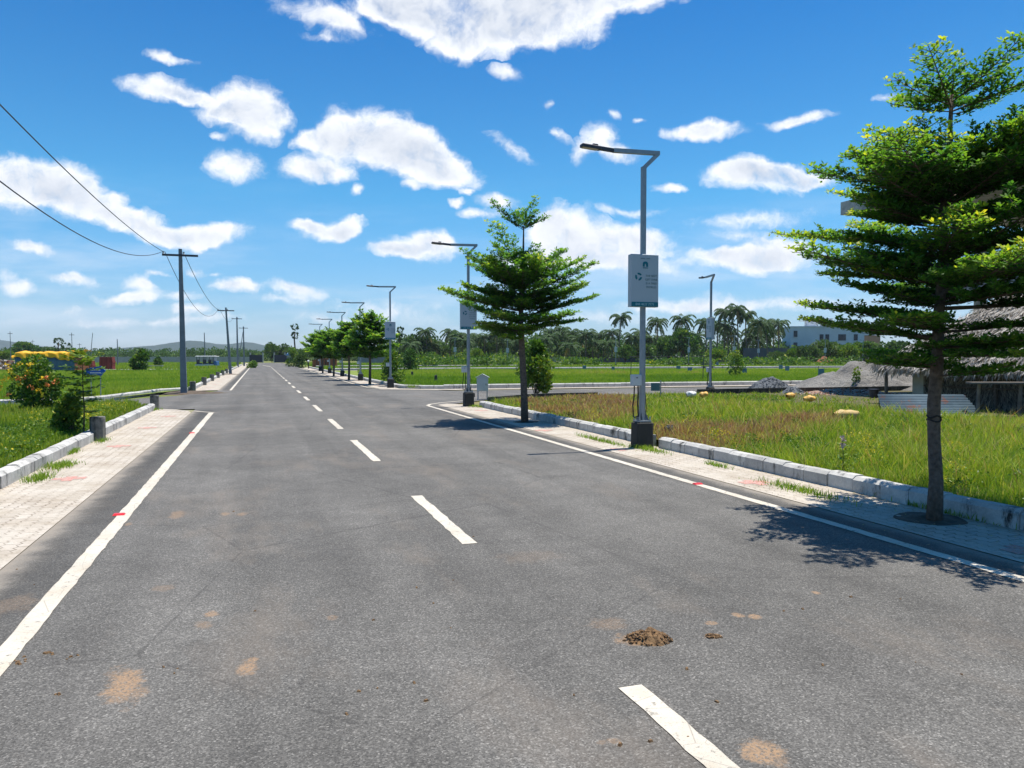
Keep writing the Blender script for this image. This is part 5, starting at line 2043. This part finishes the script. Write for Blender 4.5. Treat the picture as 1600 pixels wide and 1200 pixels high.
X, Y = at_px(168, 84)
b = MB()
for i in range(7):
    b.box((random.uniform(-.02, .02), 0, .12 + i * .22), (1.35 + random.uniform(-.06, .06), .8, .218), bev=.01)
o = b.build('brick_stack', M_BRICK); o.location = (X, Y, 0); o.rotation_euler = (0, 0, .1)
tag(o, 'tall square stack of dark red bricks behind the arrow sign', 'brick stack', 'red brick stacks')
X, Y = at_px(141, 88)
b = MB()
for i in range(5):
    b.box((random.uniform(-.03, .03), 0, .11 + i * .22), (1.0 - .05 * i, .7, .218), bev=.01)
o = b.build('brick_stack', M_BRICK); o.location = (X, Y, 0)
tag(o, 'lower stack of dark red bricks next to the yellow tarpaulin', 'brick stack', 'red brick stacks')


def rubble(name, label, cat, loc, rx, ry, h, n, size, mats, seed, group=None, heapmat=None):
    rg = np.random.default_rng(seed)
    r = thing(name, label, cat, loc, 0, group)
    if heapmat:
        mound('heap', loc[0], loc[1], rx, ry, h, heapmat, 36, .35, 1.5, None, r)
    k = len(mats)
    bs = [MB() for _ in mats]
    for i in range(n):
        a, u = rg.uniform(0, 6.28), math.sqrt(rg.random())
        x_, y_ = math.cos(a) * rx * u, math.sin(a) * ry * u
        z = h * (math.cos(u * math.pi) * .5 + .5) * .95 + size * .1
        s3 = size * rg.uniform(.4, 1.3, 3) * np.array((1, .7, .5))
        q = Matrix.Rotation(rg.uniform(0, 6.28), 3, 'Z') @ Matrix.Rotation(rg.normal() * .5, 3, 'X')
        bs[i % k].box((x_, y_, z), tuple(s3), q, taper=rg.uniform(.6, 1))
    for b_, m_ in zip(bs, mats):
        b_.build('rubble', m_, r)['kind'] = 'stuff'
    return r


X, Y = at_px(8, 80)
rubble('rubble_heap', 'heap of broken brick and grey stone at the left edge', 'rubble heap', (X, Y, 0), 3.0, 1.4, 1.2, 220, .42, [M_BRICK, M_CONC, M_DIRT], 71, None, M_DIRT)

# open electric buggy
X, Y = G(324, 575)
r = thing('open_buggy', 'open sided white roofed buggy with a blue front, on the far left path', 'buggy', (X, Y, 0), .05)
M_CARB = simple('buggy_blue', (.05, .14, .30), (.04, .11, .25), 3, .4)
b = MB(); b.box((0, 0, 1.62), (2.9, 1.25, .08), bev=.03); b.box((-.1, 0, 1.68), (2.4, 1.0, .05)); b.build('roof', M_WHITE, r)
for sx in (-1.25, -.35, .5, 1.05):
    for sy in (-.55, .55):
        b = MB(); b.bar((sx, sy, .5), (sx, sy, 1.6), .05); b.build('roof_post', M_STEELD, r)
b = MB(); b.box((-.2, 0, .42), (2.6, 1.15, .26), bev=.04); b.build('body', M_BOX, r)
b = MB(); b.box((1.2, 0, .65), (.62, 1.15, .62), taper=.85, bev=.06); fr = b.build('front_cowl', M_CARB, r)
b = MB(); b.box((1.12, 0, 1.28), (.03, 1.1, .62), Matrix.Rotation(-.2, 3, 'Y')); b.build('windscreen', simple('dusty_glass', (.10, .14, .18), (.08, .11, .14), 4, .15), r)
for sx in (-1.05, -.2, .55):
    b = MB(); b.box((sx, 0, .64), (.42, 1.05, .16), bev=.03); b.box((sx - .2, 0, .92), (.09, 1.05, .5), bev=.02); b.build('seat', M_STEELD, r)
for sx in (-.95, 1.05):
    for sy in (-.5, .5):
        b = MB(); b.tube([(sx, sy - .07, .24), (sx, sy + .07, .24)], .24, 16); wh = b.build('wheel', M_BLACK, r)
        b = MB(); b.tube([(sx, sy - .08, .24), (sx, sy + .08, .24)], .12, 12); b.build('hub', M_GALV, wh)

M_WALLP = simple('pale_block_wall', (.34, .36, .36), (.26, .28, .28), 1.2, .9)
M_WALLB = simple('dark_block_wall', (.10, .12, .15), (.075, .09, .115), .8, .9)
M_WALLG = simple('grey_slab_wall', (.20, .24, .28), (.15, .18, .22), .8, .9)


def wall(name, label, pA, pB, h, mat, th=.2, posts=0):
    pA, pB = Vector((pA[0], pA[1], 0)), Vector((pB[0], pB[1], 0))
    r = thing(name, label, 'wall', tuple(pA), math.atan2(pB.y - pA.y, pB.x - pA.x))
    L = (pB - pA).length
    b = MB(); b.box((L / 2, 0, h / 2), (L, th, h)); b.build('wall_panels', mat, r)
    if posts:
        for i in range(posts + 1):
            b = MB(); b.box((L * i / posts, 0, h / 2 + .06), (.22, th + .12, h + .12)); b.build('pillar', mat, r)
    return r


wall('compound_wall', 'long low pale wall across the left fields', at_px(120, 205), at_px(392, 214), 1.5, M_WALLP, posts=14)
wall('compound_wall', 'long grey precast wall behind the plots, below the palms', at_px(560, 178), at_px(905, 182), 1.45, M_WALLG, posts=24)
wall('compound_wall', 'dark wall below the clump of palms and the pale building', at_px(1162, 168), at_px(1240, 168), 3.4, M_WALLB, posts=8)
wall('compound_wall', 'far boundary wall right of the nearest lamp', at_px(905, 186), at_px(1170, 184), 1.2, M_WALLB, posts=10)

# gate at the road end
M_GATE = simple('navy_gate_sheet', (.025, .03, .055), (.02, .024, .045), 3, .5)
r = thing('entrance_gate', 'pair of dark sheet gate panels between pale posts at the end of the road', 'gate', (*at_px(420, 205), 0), 0)
k = 205 / FPX
for (x0, x1) in ((390, 410), (429, 449)):
    b = MB(); xc = ((x0 + x1) / 2 - 420) * k; ww = (x1 - x0) * k
    b.box((xc, 0, 1.0), (ww, .08, 2.0))
    b.build('gate_panel', M_GATE, r)
for px in (391, 410.5, 428.5, 445):
    b = MB(); b.box(((px - 420) * k, .15, 1.3), (.35, .3, 2.7)); b.build('gate_post', M_WALLP, r)
b = MB(); b.tube([((388 - 420) * k, .15, 2.75), ((450 - 420) * k, .15, 2.75)], .04, 6); b.build('top_rail', M_STEELD, r)
r = thing('blue_roof_shed', 'small shed with a pale blue roof right of the gate', 'shed', (*at_px(457, 200), 0), 0)
b = MB(); b.box((0, 0, 1.0), (2.3, 2.0, 2.0)); b.build('walls', M_WALLP, r)
b = MB(); b.box((0, -.2, 2.3), (2.7, 2.6, .10), Matrix.Rotation(.35, 3, 'X')); b.build('roof', simple('blue_sheet_roof', (.16, .27, .36), (.13, .22, .30), 2, .5), r)

# unfinished brick wall beyond the row of trees
X, Y = G(503, 574)
r = thing('brick_wall', 'low orange red brick wall behind the far street trees', 'wall', (X, Y + 2, 0), .05)
b = MB(); V = [(-1.9, 0), (1.7, 0), (1.7, 1.15), (.3, 1.25), (-.5, 1.45), (-1.9, 1.0)]
k = len(V)
b.add([(p, 0, z) for p, z in V] + [(p, .25, z) for p, z in V], [tuple(range(k)), tuple(range(2 * k - 1, k - 1, -1))] + [(i, i + k, (i + 1) % k + k, (i + 1) % k) for i in range(k)])
b.build('brickwork', M_ORANGE, r)
for sx in (-1.2, .1, 1.3):
    b = MB(); b.box((sx, -.08, .65), (.14, .14, 1.3)); b.build('post', M_BARKD, r)
X, Y = G(482, 576)
r = thing('bollard_light', 'short black bollard light with a white globe near the far line end', 'bollard light', (X, Y, 0))
b = MB(); b.tube([(0, 0, 0), (0, 0, .9)], .07, 8); b.build('post', M_BLACK, r)
b = MB(); b.tube([(0, 0, .88), (0, 0, .93), (0, 0, 1.02), (0, 0, 1.1), (0, 0, 1.13)], [.08, .13, .15, .1, .03], 10); b.build('globe', M_WHITE, r)

X, Y = at_px(243, 98)
b = MB(); b.box((0, 0, .22), (1.9, .6, .42), taper=.96, bev=.03); b.box((0, 0, .44), (1.96, .66, .05))
o = b.build('water_trough', M_WALLP); o.location = (X, Y, 0); tag(o, 'long pale trough right of the small dark tree in the far left field', 'trough')
X, Y = at_px(214, 96)
b = MB(); b.box((0, 0, .25), (.6, .5, .48), taper=.9, bev=.04); b.box((0, 0, .5), (.66, .56, .05))
o = b.build('water_tank', M_WALLG); o.location = (X, Y, 0); tag(o, 'small pale box tank left of the dark tree trunk in the far left field', 'tank')

# ------------------------------------------------------------------ pale apartment block
X, Y = at_px(1284, 215)
r = thing('apartment_block', 'pale flat roofed building beyond the trees at right', 'building', (X, Y, 0), -.1)
M_BLD = simple('pale_plaster', (.62, .64, .66), (.52, .54, .56), .4, .9)
b = MB(); b.box((0, 0, 4.8), (19.5, 9, 9.6)); b.box((0, 0, 9.75), (19.9, 9.4, .3)); b.build('walls', M_BLD, r)
b = MB(); b.box((1.0, 0, 10.9), (2.4, 3, 2.2)); b.box((1.0, 0, 12.05), (2.8, 3.4, .2)); b.box((-3, 0, 10.6), (3.0, 2.5, 1.5)); b.box((-4, 0, 11.5), (4.2, 2.8, .15)); b.build('roof_tank_room', M_BLD, r)
M_WIN = simple('dark_window', (.03, .04, .055), (.02, .03, .04), 3, .2)
for wx, wz in [(-1.5, 6.8), (0, 6.8), (3.4, 6.8), (4.4, 6.8), (-8.4, 7.8), (-8.4, 4.6), (-1.5, 3.8), (0, 3.8), (3.4, 3.8), (7.5, 6.8)]:
    b = MB(); b.box((wx, -4.52, wz), (1.0, .14, 1.7)); wnd = b.build('window', M_WIN, r)
    b = MB(); b.box((wx, -4.62, wz - .92), (1.2, .2, .1)); b.build('sill', M_BLD, wnd)
X, Y = at_px(1352, 225)
r = thing('orange_building', 'low orange and green building showing right of the pale block', 'building', (X, Y, 0), -.1)
b = MB(); b.box((0, 0, 3.8), (6, 6, 7.6)); b.build('walls', simple('orange_plaster', (.45, .26, .16), (.36, .2, .12), 1, .9), r)
b = MB(); b.box((-3, 0, 8.1), (11, 6.4, .8)); b.box((0, 0, 8.9), (2, 2, 1)); b.build('roof', M_BLD, r)
X, Y = G(1318, 568)
mound('earth_heap', X, Y, 3.2, 2.0, 1.6, M_ORANGE, 30, .3, 1, None).location = (X, Y + 10, 0)
o = bpy.data.objects['earth_heap']; tag(o, 'heap of orange earth in the distance below the yellow green tree', 'earth heap')

# ------------------------------------------------------------------ right side: heaps, debris
M_SANDH = NB('grey_sand')
_b = M_SANDH
_f = _b.noise(1.6, 8, .7); _g = _b.noise(14, 6, .75)
_b.bump(_b.math('ADD', _b.math('MULTIPLY', _f, 1.0), _b.math('MULTIPLY', _g, .35)), 1.0, .35)
M_SANDH = _b.done(_b.mix(1.0, _b.ramp(_f, [(.3, (.21, .20, .185)), (.6, (.33, .315, .29))]), _b.ramp(_g, [(.3, .8), (.7, 1.1)]), 'MULTIPLY'), .95)
X, Y = 18.3, 37.0
o = mound('sand_heap', X, Y, 5.3, 3.6, 1.42, M_SANDH, 120, .42, .7, None, sharp=.85)
tag(o, 'large smooth grey sand heap left of the thatched hut', 'sand heap')
X, Y = 11.15, 33.2
M_GRAV = simple('grey_gravel', (.15, .165, .18), (.06, .07, .08), 26, .85, 0, .9)
M_GRAV2 = simple('pale_gravel', (.19, .20, .215), (.11, .12, .13), 20, .85)
r = thing('gravel_heap', 'heap of grey crushed stone behind the dark kerb', 'gravel heap', (X, Y, 0))
mound('heap', X, Y, 1.35, 1.2, .68, M_GRAV, 60, .15, 4, None, r, sharp=1.0)
rgg = np.random.default_rng(8)
bs = [MB(), MB()]
for (ox, oy, rx, hh, cnt) in ((0, 0, 1.35, .68, 1100), (.3, -1.9, .72, .34, 420)):
    for i in range(cnt):
        a, u = rgg.uniform(0, 6.28), math.sqrt(rgg.random())
        z = hh * (math.cos(u * math.pi) * .5 + .5) ** .8
        q = Matrix.Rotation(rgg.uniform(0, 6.28), 3, 'Z') @ Matrix.Rotation(rgg.uniform(0, 3), 3, 'X')
        sz = rgg.uniform(.03, .065)
        bs[i % 2].box((ox + math.cos(a) * rx * u, oy + math.sin(a) * rx * .9 * u, z), (sz, sz * .8, sz * .7), q, taper=.6)
bs[0].build('loose_stones', M_GRAV, r)['kind'] = 'stuff'; bs[1].build('loose_stones', M_GRAV2, r)['kind'] = 'stuff'
mm = mound('heap', X + .3, Y - 1.9, .72, .65, .33, M_GRAV, 40, .15, 4, None, r, sharp=1.0); mm.location = (.3, -1.9, 0)

X, Y = G(1322, 619)
rubble('debris_heap', 'spread of broken red tiles, ash and rubbish in front of the sand heap', 'rubble heap', (X, Y, ZP), 2.3, 1.6, .20, 480, .075, [simple('broken_tile', (.36, .14, .09), (.24, .09, .06), 5, .95), M_CONC, M_DIRT, simple('reddish_earth', (.38, .24, .17), (.28, .16, .11), 5, .95)], 72, None, simple('debris_earth', (.34, .22, .16), (.20, .14, .10), 4, .95, 0, .6))

M_BAG = simple('yellow_plastic', (.70, .42, .10), (.55, .32, .07), 6, .5)
M_BAGP = simple('pale_sacking', (.56, .42, .20), (.44, .29, .10), 6, .7)


def bag(name, label, cat, px, py, lx, ly, lz, mat, rz, seed, endmat=None):
    X, Y = G(px, py, ZP)
    rgb = np.random.default_rng(seed)
    V, F = [], []
    n, m = 18, 12
    for i in range(n + 1):
        u = i / n
        env = math.sin(math.pi * min(max(u, .02), .98)) ** .22
        for j in range(m):
            a = j / m * 2 * math.pi
            wob = 1 + .34 * mnoise.fractal(Vector((u * 3, math.cos(a) * .9, math.sin(a) * .9 + seed)), 1.0, 2.0, 3)
            V.append(((u - .5) * lx, math.cos(a) * ly / 2 * env * wob, lz / 2 + math.sin(a) * lz / 2 * env * wob))
    for i in range(n):
        for j in range(m):
            j2 = (j + 1) % m
            F.append((i * m + j, (i + 1) * m + j, (i + 1) * m + j2, i * m + j2))
    o = np_mesh(name, V, F, mat, smooth=True)
    o.location = (X, Y, ZP + .03); o.rotation_euler = (0, -.06, rz)
    return tag(o, label, cat)


bag('sack', 'stuffed yellowish sack lying in the grass before the leaning sheet', 'sack', 1322, 658, .60, .24, .24, M_BAGP, .12, 1)
o = bag('plastic_bag', 'crumpled yellow plastic bag, left one before the debris', 'plastic bag', 1235, 624, .32, .26, .2, M_BAG, .4, 2)
bag('plastic_bag', 'crumpled yellow plastic bag touching the debris heap', 'plastic bag', 1265, 629, .36, .26, .2, M_BAG, -.2, 3)
bag('plastic_bag', 'white plastic bag left of the dark kerb behind the plot', 'plastic bag', 1080, 622, .36, .26, .22, M_WHITE, .1, 4)
bag('plastic_bag', 'orange yellow bag beside the white one behind the plot', 'plastic bag', 1100, 622, .3, .24, .2, M_BAG, -.3, 5)
X, Y = G(1365, 626)
bk = thing('bucket', 'dark bucket at the corner of the thatched hut', 'bucket', (X, Y, ZP))
b = MB(); b.tube([(0, 0, 0), (0, 0, .30)], [.13, .17], 14); b.tube([(0, 0, .29), (0, 0, .32)], [.185, .185], 14); b.build('pail', M_STEELD, bk)
b = MB(); b.tube([(.17 * math.cos(a), 0, .3 + .12 * math.sin(a)) for a in np.linspace(0, math.pi, 10)], .008, 5); b.build('handle', M_STEELD, bk)

# ------------------------------------------------------------------ thatched hut
hx, hy = W(18.95, 19.3)
hut = thing('thatched_hut', 'long low hut thatched with dry palm leaves behind the big street tree', 'hut', (hx, hy, ZP), TH)
# local: x = away from the road, y = along the road (negative towards the camera)
M_THATCH = leafmat('dry_thatch', [(0, (.13, .12, .11)), (.4, (.30, .275, .25)), (.75, (.46, .43, .39)), (1, (.62, .59, .54))], .08, .85)
M_MAT = leafmat('woven_palm_wall', [(0, (.08, .07, .055)), (.5, (.20, .175, .14)), (1, (.38, .34, .27))], .05, .9)
Lh, ez, rz_, wd_ = 15.0, 1.10, 3.45, 5.6
b = MB()
b.add([(-.55, .8, ez), (-.55, -Lh, ez), (wd_ / 2, -Lh + 1.5, rz_), (wd_ / 2, -1.0, rz_), (wd_ + .6, .8, ez), (wd_ + .6, -Lh, ez)],
      [(0, 3, 2, 1), (0, 4, 3), (4, 5, 2, 3), (5, 1, 2), (0, 1, 5, 4)])
b.build('roof_frame', simple('thatch_under', (.12, .10, .08), (.07, .06, .05), 6, .95), hut)
rgt = np.random.default_rng(15)
P, A, S, T, Ls, Ws = [], [], [], [], [], []
sl = math.hypot(wd_ / 2 + .55, rz_ - ez)
dn = np.array((-(wd_ / 2 + .55), 0, -(rz_ - ez))) / sl
nrm = np.array((-(rz_ - ez), 0, wd_ / 2 + .55)) / sl
N_ = 15000
for i in range(N_):
    v = rgt.random() ** .9
    yy = rgt.uniform(-Lh + .2, .6)
    lim = .85 - 1.8 * (1 - v)
    if yy > lim: continue
    bumpz = .06 * mnoise.noise(Vector((yy * 1.5, v * 8, 0))) + .05 * ((v * 9) % 1)
    p = np.array((wd_ / 2, yy, rz_)) + dn * sl * (v * 1.0) + nrm * (.05 + bumpz + rgt.random() * .07)
    P.append(p); A.append(unit(dn + rgt.normal(size=3) * np.array((.12, .38, .12)))); S.append(unit(np.array((0, 1, 0)) + rgt.normal(size=3) * .35))
    T.append(np.clip(.48 + rgt.normal() * .22 + .12 * math.sin(yy * 3 + v * 5), 0, 1)); Ls.append(rgt.uniform(.16, .42)); Ws.append(rgt.uniform(.02, .05))
# hip end facing along the road
e0, e1, ap = np.array((-.55, .8, ez)), np.array((wd_ + .6, .8, ez)), np.array((wd_ / 2, -1.0, rz_))
for i in range(3600):
    u, v = rgt.random(), math.sqrt(rgt.random())
    p = ap + (e0 + (e1 - e0) * u - ap) * v
    dd = unit(e0 + (e1 - e0) * u - ap)
    P.append(p + np.array((0, .05, .06)) + rgt.normal(size=3) * .03); A.append(unit(dd + rgt.normal(size=3) * .22)); S.append(unit(np.array((1, 0, 0)) + rgt.normal(size=3) * .3))
    T.append(np.clip(.45 + rgt.normal() * .22, 0, 1)); Ls.append(rgt.uniform(.16, .4)); Ws.append(rgt.uniform(.02, .05))
# ragged fringe at the eave
for i in range(5200):
    yy = rgt.uniform(-Lh, .85)
    P.append(np.array((-.52 + rgt.normal() * .07, yy, ez + .12 + rgt.normal() * .09))); A.append(unit(np.array((-.35, rgt.normal() * .35, -1.0)))); S.append(np.array((0, 1., 0)))
    T.append(np.clip(.42 + rgt.normal() * .22, 0, 1)); Ls.append(rgt.uniform(.10, .30)); Ws.append(rgt.uniform(.015, .04))
for i in range(1700):
    xx = rgt.uniform(-.6, wd_ + .6)
    P.append(np.array((xx, .84 + rgt.normal() * .07, ez + .12 + rgt.normal() * .08))); A.append(unit(np.array((rgt.normal() * .3, .35, -1.0)))); S.append(np.array((1., 0, 0)))
    T.append(np.clip(.42 + rgt.normal() * .22, 0, 1)); Ls.append(rgt.uniform(.10, .30)); Ws.append(rgt.uniform(.015, .04))
V, F, Tn = quads_from(np.array(P), np.array(A), np.array(S), np.array(Ls), np.array(Ws), np.array(T))
np_mesh('thatch', V, F, M_THATCH, hut, Tn)
b = MB(); b.box((.1, -Lh / 2, .6), (.06, Lh - .4, 1.25)); b.box((wd_ / 2, -.18, .6), (wd_ - .3, .06, 1.25))
b.build('wall_screen', simple('dark_screen', (.085, .072, .055), (.04, .034, .028), 9, .95), hut)
P, A, S, T = [], [], [], []
for i in range(9000):
    yy = rgt.uniform(-Lh + .3, -.55); z = rgt.uniform(0.02, 1.15)
    tilt = .9 * math.sin(yy * 2.1) + rgt.normal() * .5
    P.append((.06 - rgt.random() * .05, yy, z)); A.append(unit(np.array((-.08, math.sin(tilt) * .7, -abs(math.cos(tilt)))))); S.append(unit(np.array((rgt.normal() * .3, 1, 0)))); T.append(np.clip(.42 + rgt.normal() * .25, 0, 1))
V, F, Tn = quads_from(np.array(P), np.array(A), np.array(S), rgt.uniform(.10, .32, len(P)), rgt.uniform(.012, .028, len(P)), np.array(T))
V[:, 2] = np.maximum(V[:, 2], .0)
np_mesh('wall_leaves', V, F, M_MAT, hut, Tn)
b = MB(); b.box((.04, -.33, .62), (.10, .42, 1.28)); b.build('plaster_pier', simple('pale_mud_plaster', (.42, .39, .33), (.32, .30, .25), 4, .9, 0, .4), hut)
for yy in (-3.0, -6.0, -9.2):
    b = MB(); b.tube([(-.03, yy, 0), (-.02, yy + .04, 1.25)], [.05, .04], 7); b.build('wall_post', M_BARK, hut)
b = MB(); b.tube([(-.05, -.6, .62), (-.05, -Lh + .4, .60)], .022, 6); b.build('wall_rail', M_BARK, hut)
b = MB(); b.tube([(-.05, -.65, .2), (-.06, -1.7, 1.15)], .025, 6); b.tube([(-.05, -9.5, .5), (-.06, -8.4, 1.1)], .025, 6); b.build('brace', M_BARK, hut)
b = MB(); b.tube([(-.30, .62, 0), (-.32, .62, 1.2)], [.055, .05], 8); b.build('porch_post', M_PALMT, hut)

# leaning corrugated sheets
X, Y = G(1450, 655)
cs_ = thing('corrugated_sheet', 'rusty blue grey corrugated sheets leaning in front of the hut', 'metal sheet', (X, Y, ZP), -.03)
M_COR = NB('rusty_corrugated_steel')
_b = M_COR
_f = _b.noise(2.2, 6, .7)
M_COR = _b.done(_b.ramp(_f, [(.36, (.16, .06, .035)), (.44, (.05, .085, .11)), (.7, (.085, .13, .16))]), .75, .0)


def corr(parent, x0, x1, y0, z0, y1, z1, nw, name='sheet'):
    V, F = [], []
    n = nw * 8
    for i in range(n + 1):
        u = i / n
        w = .020 * math.sin(u * nw * 2 * math.pi)
        yy, zz = y0 + (y1 - y0) * u, z0 + (z1 - z0) * u
        sk = .35 * u
        V += [(x0 + sk, yy - w * .5, zz + w), (x1 - .1 + sk * .4, yy - w * .5, zz + w)]
    for i in range(n):
        F.append((2 * i, 2 * i + 1, 2 * i + 3, 2 * i + 2))
    o = np_mesh(name, V, F, M_COR, parent, smooth=True)
    m = o.modifiers.new('s', 'SOLIDIFY'); m.thickness = .003


corr(cs_, -1.30, 1.25, -.35, .04, .75, .50, 8)
corr(cs_, -1.0, .9, -.55, .03, .2, .24, 5)
b = MB(); b.box((0, -.62, .03), (2.4, .16, .06), bev=.01); b.build('edge_slab', simple('pale_slab', (.48, .44, .38), (.38, .35, .30), 5, .9), cs_)
b = MB(); b.bar((-.9, .7, 0), (-.9, .7, .47), .06); b.bar((1.1, .72, 0), (1.1, .72, .47), .06); b.build('prop', M_BARK, cs_)

# rough plank bench on posts
X, Y = G(1590, 657)
pl = thing('plank_stand', 'rough plank on wooden legs at the right edge in front of the hut', 'wooden stand', (X, Y, ZP - .02), -.05)
b = MB(); b.box((-.15, 0, .86), (2.1, .34, .045), bev=.005); b.build('plank', M_PALMT, pl)
for lx, ly in ((-.92, .12), (0.02, -.02), (.75, .1)):
    b = MB(); b.tube([(lx, ly, 0), (lx + .03, ly, .84)], [.05, .042], 7); b.build('leg', M_PALMT, pl)

# ------------------------------------------------------------------ unfinished concrete building
bx_, by_ = W(26.2, 22.9)
cb = thing('unfinished_building', 'bare concrete building with projecting roof slab behind the big street tree', 'building', (bx_, by_, 0), TH)
b = MB(); b.box((6, -7.5, 7.7), (12, 15, .52)); b.build('roof_slab', M_CONC, cb)
b = MB(); b.box((8, -8.5, 4.35), (11.6, 12.5, .55)); b.build('floor_slab', M_CONC, cb)
b = MB(); b.box((9.5, -9, 2.05), (7, 10, 4.05)); b.build('walls', M_CONC, cb)
b = MB(); b.box((9.8, -9.5, 6.03), (5.5, 9, 2.82)); b.build('walls', M_CONC, cb)
b = MB(); b.box((2.4, -8.5, 4.9), (.15, 12, .55)); b.build('parapet', M_CONC, cb)
for yy in (-3.5, -8, -13):
    for z0, z1 in ((0, 4.07), (4.63, 7.43)):
        b = MB(); b.box((3.6, yy, (z0 + z1) / 2), (.3, .3, z1 - z0)); b.build('column', M_CONC, cb)
b = MB(); b.box((8, -8, 8.9), (6, 6, 1.88)); b.build('roof_room', M_CONC, cb)

# ------------------------------------------------------------------ on the road: dung, reflectors, crumbs
M_DUNG = simple('dry_dung', (.27, .165, .08), (.10, .058, .03), 40, .95, 0, .9)


def dung(label, px, py, rx, ry, h, seed, n):
    X, Y = G(px, py)
    rgd = np.random.default_rng(seed)
    r = thing('dung_pile', label, 'dung', (X, Y, 0))
    V, F = [], []
    nn, rr = 40, 14
    for i in range(rr + 1):
        u = i / rr
        for k in range(nn):
            a = k / nn * 2 * math.pi
            w_ = 1 + .3 * mnoise.noise(Vector((math.cos(a) * 1.5, math.sin(a) * 1.5, seed)))
            x_, y_ = math.cos(a) * rx * u * w_, math.sin(a) * ry * u * w_
            z = h * (1 - u ** 2.2) * (1 + .9 * mnoise.noise(Vector((x_ * 28, y_ * 28, seed + .5)))) if u < 1 else -.005
            z *= 1.2 if x_ > -.02 else .55
            V.append((x_, y_, z))
    for i in range(rr):
        for k in range(nn):
            k2 = (k + 1) % nn
            F.append((i * nn + k, i * nn + k2, (i + 1) * nn + k2, (i + 1) * nn + k))
    np_mesh('mass', V, F, M_DUNG, r)
    b = MB()
    for i in range(n):
        a, u = rgd.uniform(0, 6.28), math.sqrt(rgd.random())
        sz = rgd.uniform(.006, .018)
        q = Matrix.Rotation(rgd.uniform(0, 6.28), 3, 'Z') @ Matrix.Rotation(rgd.uniform(0, 3), 3, 'X')
        b.box((math.cos(a) * rx * u * 1.1, math.sin(a) * ry * u * 1.1, h * (1 - u ** 2) + .003), (sz * 1.5, sz, sz * .7), q, taper=.7)
    b.build('crumbs', M_DUNG, r)['kind'] = 'stuff'


dung('brown lumpy dung pile on the asphalt right of the centre dashes', 1012, 1000, .125, .085, .045, 3, 120)
dung('small flat dried dung scrap right of the big pile', 1114, 995, .04, .025, .012, 5, 24)


def reflector(label, s, t):
    x, y = W(s, t)
    r = thing('road_reflector', label, 'road reflector', (x, y, ZL), TH, 'red road studs on the edge lines')
    b = MB()
    b.add([(-.055, -.045, 0), (.055, -.045, 0), (.055, .045, 0), (-.055, .045, 0), (-.045, -.02, .016), (.045, -.02, .016), (.045, .02, .016), (-.045, .02, .016)],
          [(4, 5, 6, 7), (0, 1, 5, 4), (1, 2, 6, 5), (2, 3, 7, 6), (3, 0, 4, 7)])
    b.build('stud_body', M_REFL, r)


s, t = ST(186, 805); reflector('red road stud on the near left edge line', s, t)
s, t = ST(1090, 757); reflector('red road stud on the near right edge line', s, t)
s, t = ST(300, 677); reflector('faded red road stud farther along the left edge line', s, t)

# dark crumbs scattered near the left line
b = MB()
rgc = np.random.default_rng(4)
for (px, py, n, sp_) in [(80, 1021, 4, 6), (114, 1028, 3, 5), (30, 1035, 8, 10), (88, 1085, 2, 4), (370, 797, 2, 5), (60, 905, 3, 20), (1225, 955, 1, 1), (400, 956, 1, 2), (240, 1043, 3, 30), (700, 900, 5, 90), (1000, 1100, 6, 120), (560, 1100, 6, 110), (1300, 1000, 6, 130)]:
    for i in range(n):
        X, Y = G(px + rgc.normal() * sp_, py + rgc.normal() * sp_ * .4)
        sz = rgc.uniform(.006, .016)
        b.box((X, Y, sz * .3), (sz * 1.6, sz, sz * .6), Matrix.Rotation(rgc.uniform(0, 6), 3, 'Z'), taper=.6)
o = b.build('scattered_crumbs', M_DUNG); o['kind'] = 'stuff'

# dead leaf litter under the street trees and along the kerb foot
P, A, S, T = [], [], [], []
for (s0, t0, n, rs, rt) in [(6.2, 6.2, 260, 1.5, .35), (17.8, 6.2, 160, 1.2, .35), (12, 6.45, 120, 3, .12), (3, -2.8, 60, 3, .15), (12, -2.85, 120, 6, .1), (20, 6.5, 80, 3, .1)]:
    for i in range(n):
        s, t = s0 + rgc.normal() * rs, t0 + rgc.normal() * rt
        t = min(t, 6.58) if t0 > 0 else max(t, -2.94)
        x, y = W(s, t)
        P.append((x, y, .012 + rgc.random() * .004)); a = rgc.uniform(0, 6.28)
        A.append(unit(np.array((math.cos(a), math.sin(a), rgc.normal() * .15)))); S.append((-math.sin(a), math.cos(a), 0)); T.append(rgc.uniform(.55, 1))
V, F, Tn = quads_from(np.array(P), np.array(A), np.array(S, float), rgc.uniform(.015, .035, len(P)), rgc.uniform(.008, .016, len(P)), np.array(T))
o = np_mesh('leaf_litter', V, F, M_GRASS, None, Tn); o['kind'] = 'stuff'
# soil square round the near tree
x, y = W(5.85, 6.25)
o = mound('soil', x, y, .34, .34, .035, M_DIRT, amp=.6, frq=6); o.location.z = .008
x, y = W(17.65, 6.15)
o = mound('soil', x, y, .34, .34, .035, M_DIRT, amp=.6, frq=6); o.location.z = .008

# ------------------------------------------------------------------ haze
USE_HAZE = True
if USE_HAZE:
    b = MB(); b.box((0, 1700, 75), (6000, 4600, 152.06))
    o = b.build('haze', M_WHITE)
    o['kind'] = 'stuff'
    m, N, L = new_mat('haze_air')
    pv = N.new('ShaderNodeVolumePrincipled')
    pv.inputs['Color'].default_value = (.80, .88, 1.0, 1)
    pv.inputs['Density'].default_value = .00012
    pv.inputs['Anisotropy'].default_value = .1
    out = N.new('ShaderNodeOutputMaterial')
    L.new(pv.outputs[0], out.inputs['Volume'])
    o.data.materials.clear(); o.data.materials.append(m)
